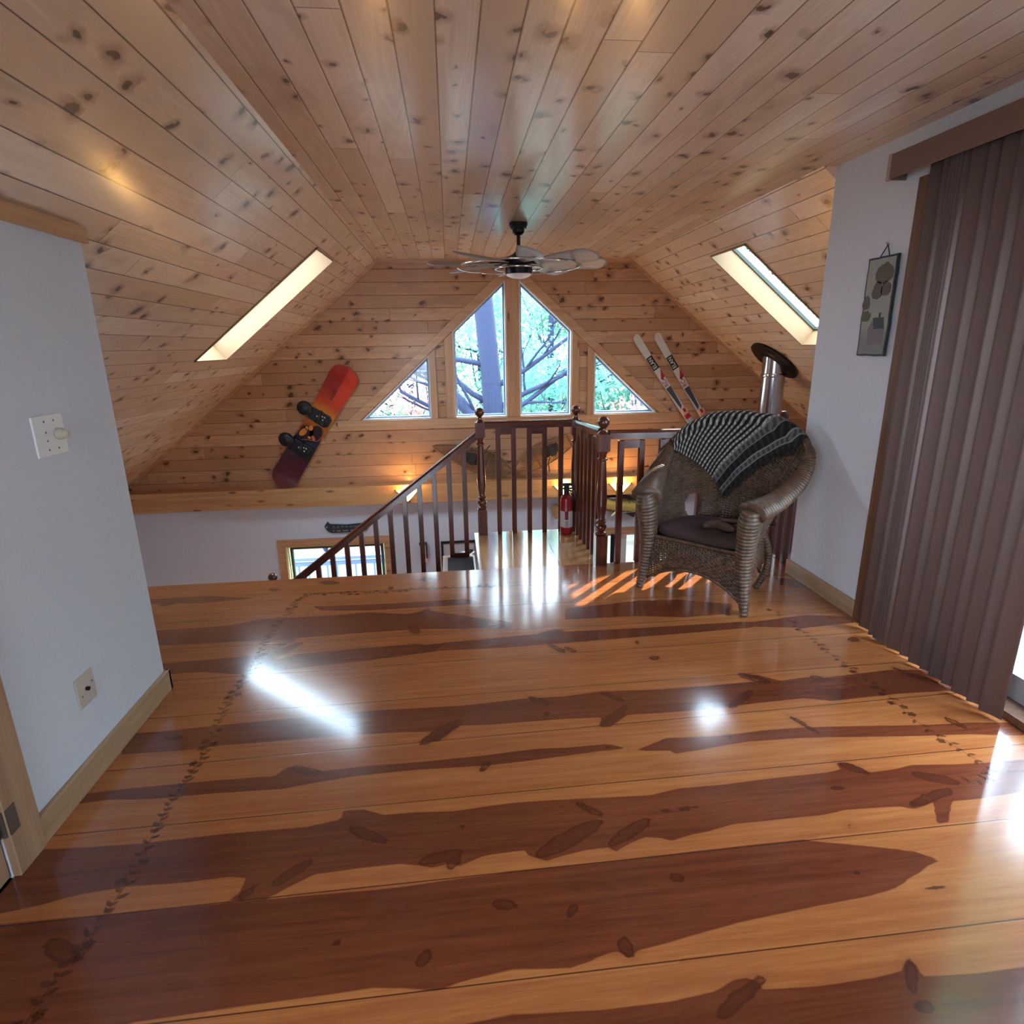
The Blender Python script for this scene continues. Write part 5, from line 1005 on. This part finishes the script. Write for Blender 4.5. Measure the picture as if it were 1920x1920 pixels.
m = M(); blob(m, [(.045, -.115), (.012, -.06), (-.0, -.115), (-.085, -.116), (-.085, -.19), (.04, -.2)]); m.done('painted_house', plain('painted_wall', srgb(128, 120, 128), .7, var=.15, scale=60.), sl2)
M().tube([(-.018, .045, .25), (-.012, .0, .315), (-.018, -.035, .25)], .003, 6).done('cord', M_BLACKP, sl2)
M().tube([(0, 0, .318), (-.018, 0, .322)], .003, 6).ball((-.018, 0, .322), .006, 8, 6).done('nail', M_CHROME, sl2)

# ================================================================== SWITCH AND OUTLET
sw = thing('dimmer_switch', 'white double wall plate with a clear dimmer knob on the left wall', 'light switch', (XL, 2.285, 1.315))
M().box(0, .008, -.085, .085, -.073, .073).done('plate', plain('plate_white', srgb(226, 228, 230), .35), sw, bevel=.004)
m = M()
for y, z in ((-.023, .05), (.03, .05), (-.023, -.05), (.03, -.05), (-.023, .012), (-.023, -.018)): m.ball((.008, y, z), .0042, 8, 6, (.5, 1, 1))
m.done('screws', plain('plate_screw', srgb(110, 116, 120), .4), sw)
m = M().lathe([(.006, .0), (.021, .002), (.021, .016), (.018, .022), (.017, .032), (.012, .036)], 22); m.tf(Matrix.Rotation(pi / 2, 4, 'Y')); m.tf(Matrix.Translation((.008, .038, 0)))
m.done('dimmer_knob', plain('knob_clear', srgb(190, 184, 172), .15, Coat_Weight=.6), sw, smooth=True)
ot = thing('cable_outlet', 'almond cable outlet plate low on the left wall', 'outlet', (XL, 2.168, .358))
M().box(0, .006, -.055, .055, -.062, .062).done('plate', plain('plate_almond', srgb(196, 184, 174), .4), ot, bevel=.003)
m = M(); m.tube([(.004, 0, 0), (.016, 0, 0)], .008, 12); m.done('coax_jack', plain('jack_dark', srgb(50, 44, 42), .4, .6), ot)
m = M(); m.ball((.006, -.03, -.018), .004, 8, 6, (.5, 1, 1)); m.ball((.006, .038, .012), .004, 8, 6, (.5, 1, 1)); m.done('screws', plain('outlet_screw', srgb(120, 108, 100), .4), ot)

# ================================================================== OUTSIDE
gnd = M().box(-60, 60, -20, YF + .9, -3.4, -3.2).box(-60, 60, YF + .9, 70, -3.4, -3.2).done('ground', plain('leaf_litter', srgb(112, 100, 88), .95, var=.4, scale=1.5), kind='structure')
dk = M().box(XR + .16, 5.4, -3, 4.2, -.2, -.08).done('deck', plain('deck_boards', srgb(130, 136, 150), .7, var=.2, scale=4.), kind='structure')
dr = thing('deck_railing', 'pale deck railing outside the lower left window', 'deck railing', (0, 9.3, 0))
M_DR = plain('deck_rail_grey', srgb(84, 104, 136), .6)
M().box(-4, 0, -.05, .05, -1.68, -1.63).box(-4, 0, -.02, .02, -1.78, -1.72).box(-4, 0, -.02, .02, -2.52, -2.46).done('rail', M_DR, dr)
for i in range(26): M().box(-3.9 + .15 * i - .012, -3.9 + .15 * i + .012, -.015, .015, -2.5, -1.74).done('baluster', M_DR, dr)
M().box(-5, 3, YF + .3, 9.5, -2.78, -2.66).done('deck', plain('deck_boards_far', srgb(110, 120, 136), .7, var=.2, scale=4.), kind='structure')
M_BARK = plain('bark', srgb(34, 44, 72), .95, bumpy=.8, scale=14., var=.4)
def leafmat(name, c):
    a = N(name); tc = a.n('TexCoord').outputs['Object']; nz = a.noise(tc, .9, 3)
    a.set(a.p.inputs['Base Color'], a.mix(a.ss(nz, .35, .65), srgb(*c), srgb(*[min(255, int(k * 1.25)) for k in c])))
    a.base(Roughness=.6); tl = a.n('BsdfTranslucent', {'Color': srgb(*[min(255, int(k * 1.2)) for k in c])}); mx = a.n('MixShader', {0: .45, 1: a.p.outputs[0], 2: tl.outputs[0]})
    a.t.links.new(mx.outputs[0], a.out.inputs[0]); return a.m
LEAF = [leafmat('leaf_green', (104, 144, 114)), leafmat('leaf_teal', (96, 144, 130)), leafmat('leaf_rust', (176, 126, 118))]
def foliage(rx, ry, rz_, n, size):
    g = rng.normal(size=(n, 3)); g /= np.linalg.norm(g, axis=1)[:, None]; r = rng.random(n) ** .45
    c = g * r[:, None] * np.array([rx, ry, rz_]); cl_ = rng.normal(size=(40, 3)); cl_ /= np.linalg.norm(cl_, axis=1)[:, None]
    a = rng.normal(size=(n, 3)); a /= np.linalg.norm(a, axis=1)[:, None]; b = np.cross(a, rng.normal(size=(n, 3))); b /= np.linalg.norm(b, axis=1)[:, None]
    s = size * (.6 + .8 * rng.random(n))[:, None]
    V = np.stack([c - a * s, c + b * s * .45, c + a * s, c - b * s * .45], 1).reshape(-1, 3); F = np.arange(4 * n).reshape(-1, 4)
    return V, F
def leafmesh(name, parts_, mat, parent):
    V = np.concatenate([v for v, f in parts_]); o = 0; F = []
    for v, f in parts_: F.append(f + o); o += len(v)
    F = np.concatenate(F); me = bpy.data.meshes.new(name); me.from_pydata(V.tolist(), [], F.tolist()); me.materials.append(mat)
    ob = bpy.data.objects.new(name, me); COL.objects.link(ob); ob.parent = parent; return ob
def branchy(m, p, d, L, r, depth, rnd):
    p = Vector(p); pts = [p.copy()]; rs = [r]; k = 5
    for i in range(k):
        d = (d + Vector((rnd.uniform(-.16, .16), rnd.uniform(-.16, .16), rnd.uniform(-.08, .12)))).normalized(); p = p + d * (L / k); pts.append(p.copy()); rs.append(r * (1 - .55 * (i + 1) / k))
        if depth > 0 and i > 0:
            dd = (d + Vector((rnd.uniform(-1, 1), rnd.uniform(-1, 1), rnd.uniform(-.3, .5)))).normalized(); branchy(m, p, dd, L * .55, rs[-1] * .55, depth - 1, rnd)
    m.tube(pts, rs, 8 if r > .05 else 5)
bt = thing('tree', 'thick dark trunk with forked limbs outside the left centre pane', 'tree', (.82, 13, -3.2))
m = M(); m.tube([(.22, 0, 0), (.14, 0, 2.5), (.06, 0, 4.2), (-.03, 0, 5.3), (-.12, 0, 6.2), (-.22, 0, 7.4), (-.2, 0, 9.)], [.32, .24, .21, .21, .215, .20, .15], 14); rnd = random.Random(21)
for z, dx in ((3.2, 1), (3.6, -1), (3.9, 1), (4.4, -1), (6.2, 1), (6.6, 1), (3.4, 1), (2.9, -1), (7., -1)): branchy(m, (.03, 0, z), Vector((dx, rnd.uniform(-.5, .5), rnd.uniform(.1, .9))).normalized(), 2.2, .07 if z < 6 else .12, 2, rnd)
m.done('trunk', M_BARK, bt, smooth='all')
lt_ = thing('tree', 'leaning bare limbed tree outside the left triangular pane', 'tree', (.9, 12.4, -3.2))
m = M(); m.tube([(.9, 0, 1.2), (.2, 0, 2.6), (-.7, 0, 3.7), (-1.5, 0, 4.5), (-2.6, 0, 5.8)], [.16, .14, .12, .1, .06], 10); m.tube([(.9, 0, 0), (.9, 0, 1.3)], .17, 10)
for q in range(7): branchy(m, (-.2 * q, 0, 3.0 + .22 * q), Vector((rnd.uniform(-1, .6), rnd.uniform(-.5, .5), rnd.uniform(-.2, 1))).normalized(), 1.5, .04, 1, rnd)
m.done('trunk', M_BARK, lt_, smooth='all')
spots = [(-7, 17, 1, .4), (-4.2, 19, 0, .0), (-1.2, 18, 0, .5), (1.0, 20, 1, .2), (2.6, 15.5, 1, .5), (4.4, 18, 0, .8), (6.6, 16, 1, .1), (9.5, 18, 0, .5), (12.5, 16, 1, .3), (-10, 20, 0, .3), (3.2, 24, 0, 1.5), (-2.5, 25, 1, 1.6), (7.5, 25, 0, 1.6), (9.5, .6, 0, .6), (10.5, 3.4, 1, .9), (9.8, 6.6, 0, .4), (11.5, -2.2, 1, .6)]
for i, (x, y, k_, dz) in enumerate(spots):
    o = thing('tree', 'pale leafy woodland tree beyond the gable windows' if y > 10 else 'unseen leafy tree added beyond the deck to dim the patio door', 'tree', (x, y, -3.2), (0, 0, 0), 'leafy trees beyond the gable windows' if y > 10 else 'leafy trees added beyond the deck')  # deck trees are added to dim and green the patio door light
    m = M(); rnd = random.Random(i); m.tube([(0, 0, 0), (.1, 0, 2.), (0, .1, 4.5), (.05, 0, 7 + dz)], [.16, .13, .09, .04], 8)
    for q in range(8): branchy(m, (0, 0, 1.8 + .7 * q), Vector((rnd.uniform(-1, 1), rnd.uniform(-1, 1), rnd.uniform(.1, .6))).normalized(), 2., .045, 1, rnd)
    m.done('trunk', M_BARK, o, smooth='all')
    P_ = []
    for q in range(20):
        V, F = foliage(1.0, 1.0, .7, 560, .07); V = V + np.array([rnd.uniform(-1.7, 1.7), rnd.uniform(-1.5, 1.5), rnd.uniform(1.6, 8 + dz)]); P_.append((V, F))
    leafmesh('foliage', P_, LEAF[k_], o)
for i, (x, y) in enumerate([(-.9, 14.6), (4.6, 13.6), (-3.2, 14.2)]):
    o = thing('shrub', 'rust leaved understory shrub beyond the gable windows', 'shrub', (x, y, -3.2), (0, 0, 0), 'rust coloured shrubs beyond the gable windows')
    m = M(); rnd = random.Random(40 + i)
    for q in range(5): branchy(m, (0, 0, 0), Vector((rnd.uniform(-.4, .4), rnd.uniform(-.4, .4), 1)).normalized(), 3.6, .04, 1, rnd)
    m.done('stems', M_BARK, o)
    leafmesh('foliage', [(foliage(.7, .7, .5, 140, .07)[0] + np.array([rnd.uniform(-.6, .6), rnd.uniform(-.5, .5), rnd.uniform(2.6, 3.9)]), np.arange(560).reshape(-1, 4)) for q in range(5)], LEAF[2], o)

o = thing('tree', 'unseen dense leafy tree added beside the deck to block sun at the patio door', 'tree', (6.7, 5.1, -3.2))
m = M(); m.tube([(0, 0, 0), (-.1, 0, 3), (-.4, .1, 6.5), (-.6, .1, 9.5)], [.22, .18, .14, .05], 10); m.done('trunk', M_BARK, o, smooth='all')  # unseen tree, placed to keep direct sun out of the patio door
P_ = []
for q in range(34):
    V, F = foliage(.9, .9, .8, 420, .10); g_ = rng.normal(size=3); g_ /= np.linalg.norm(g_); P_.append((V + np.array([-.75, .1, 8.95]) + g_ * np.array([1.0, 1.1, 1.2]) * rng.random() ** .5, F))
leafmesh('foliage', P_, LEAF[0], o)
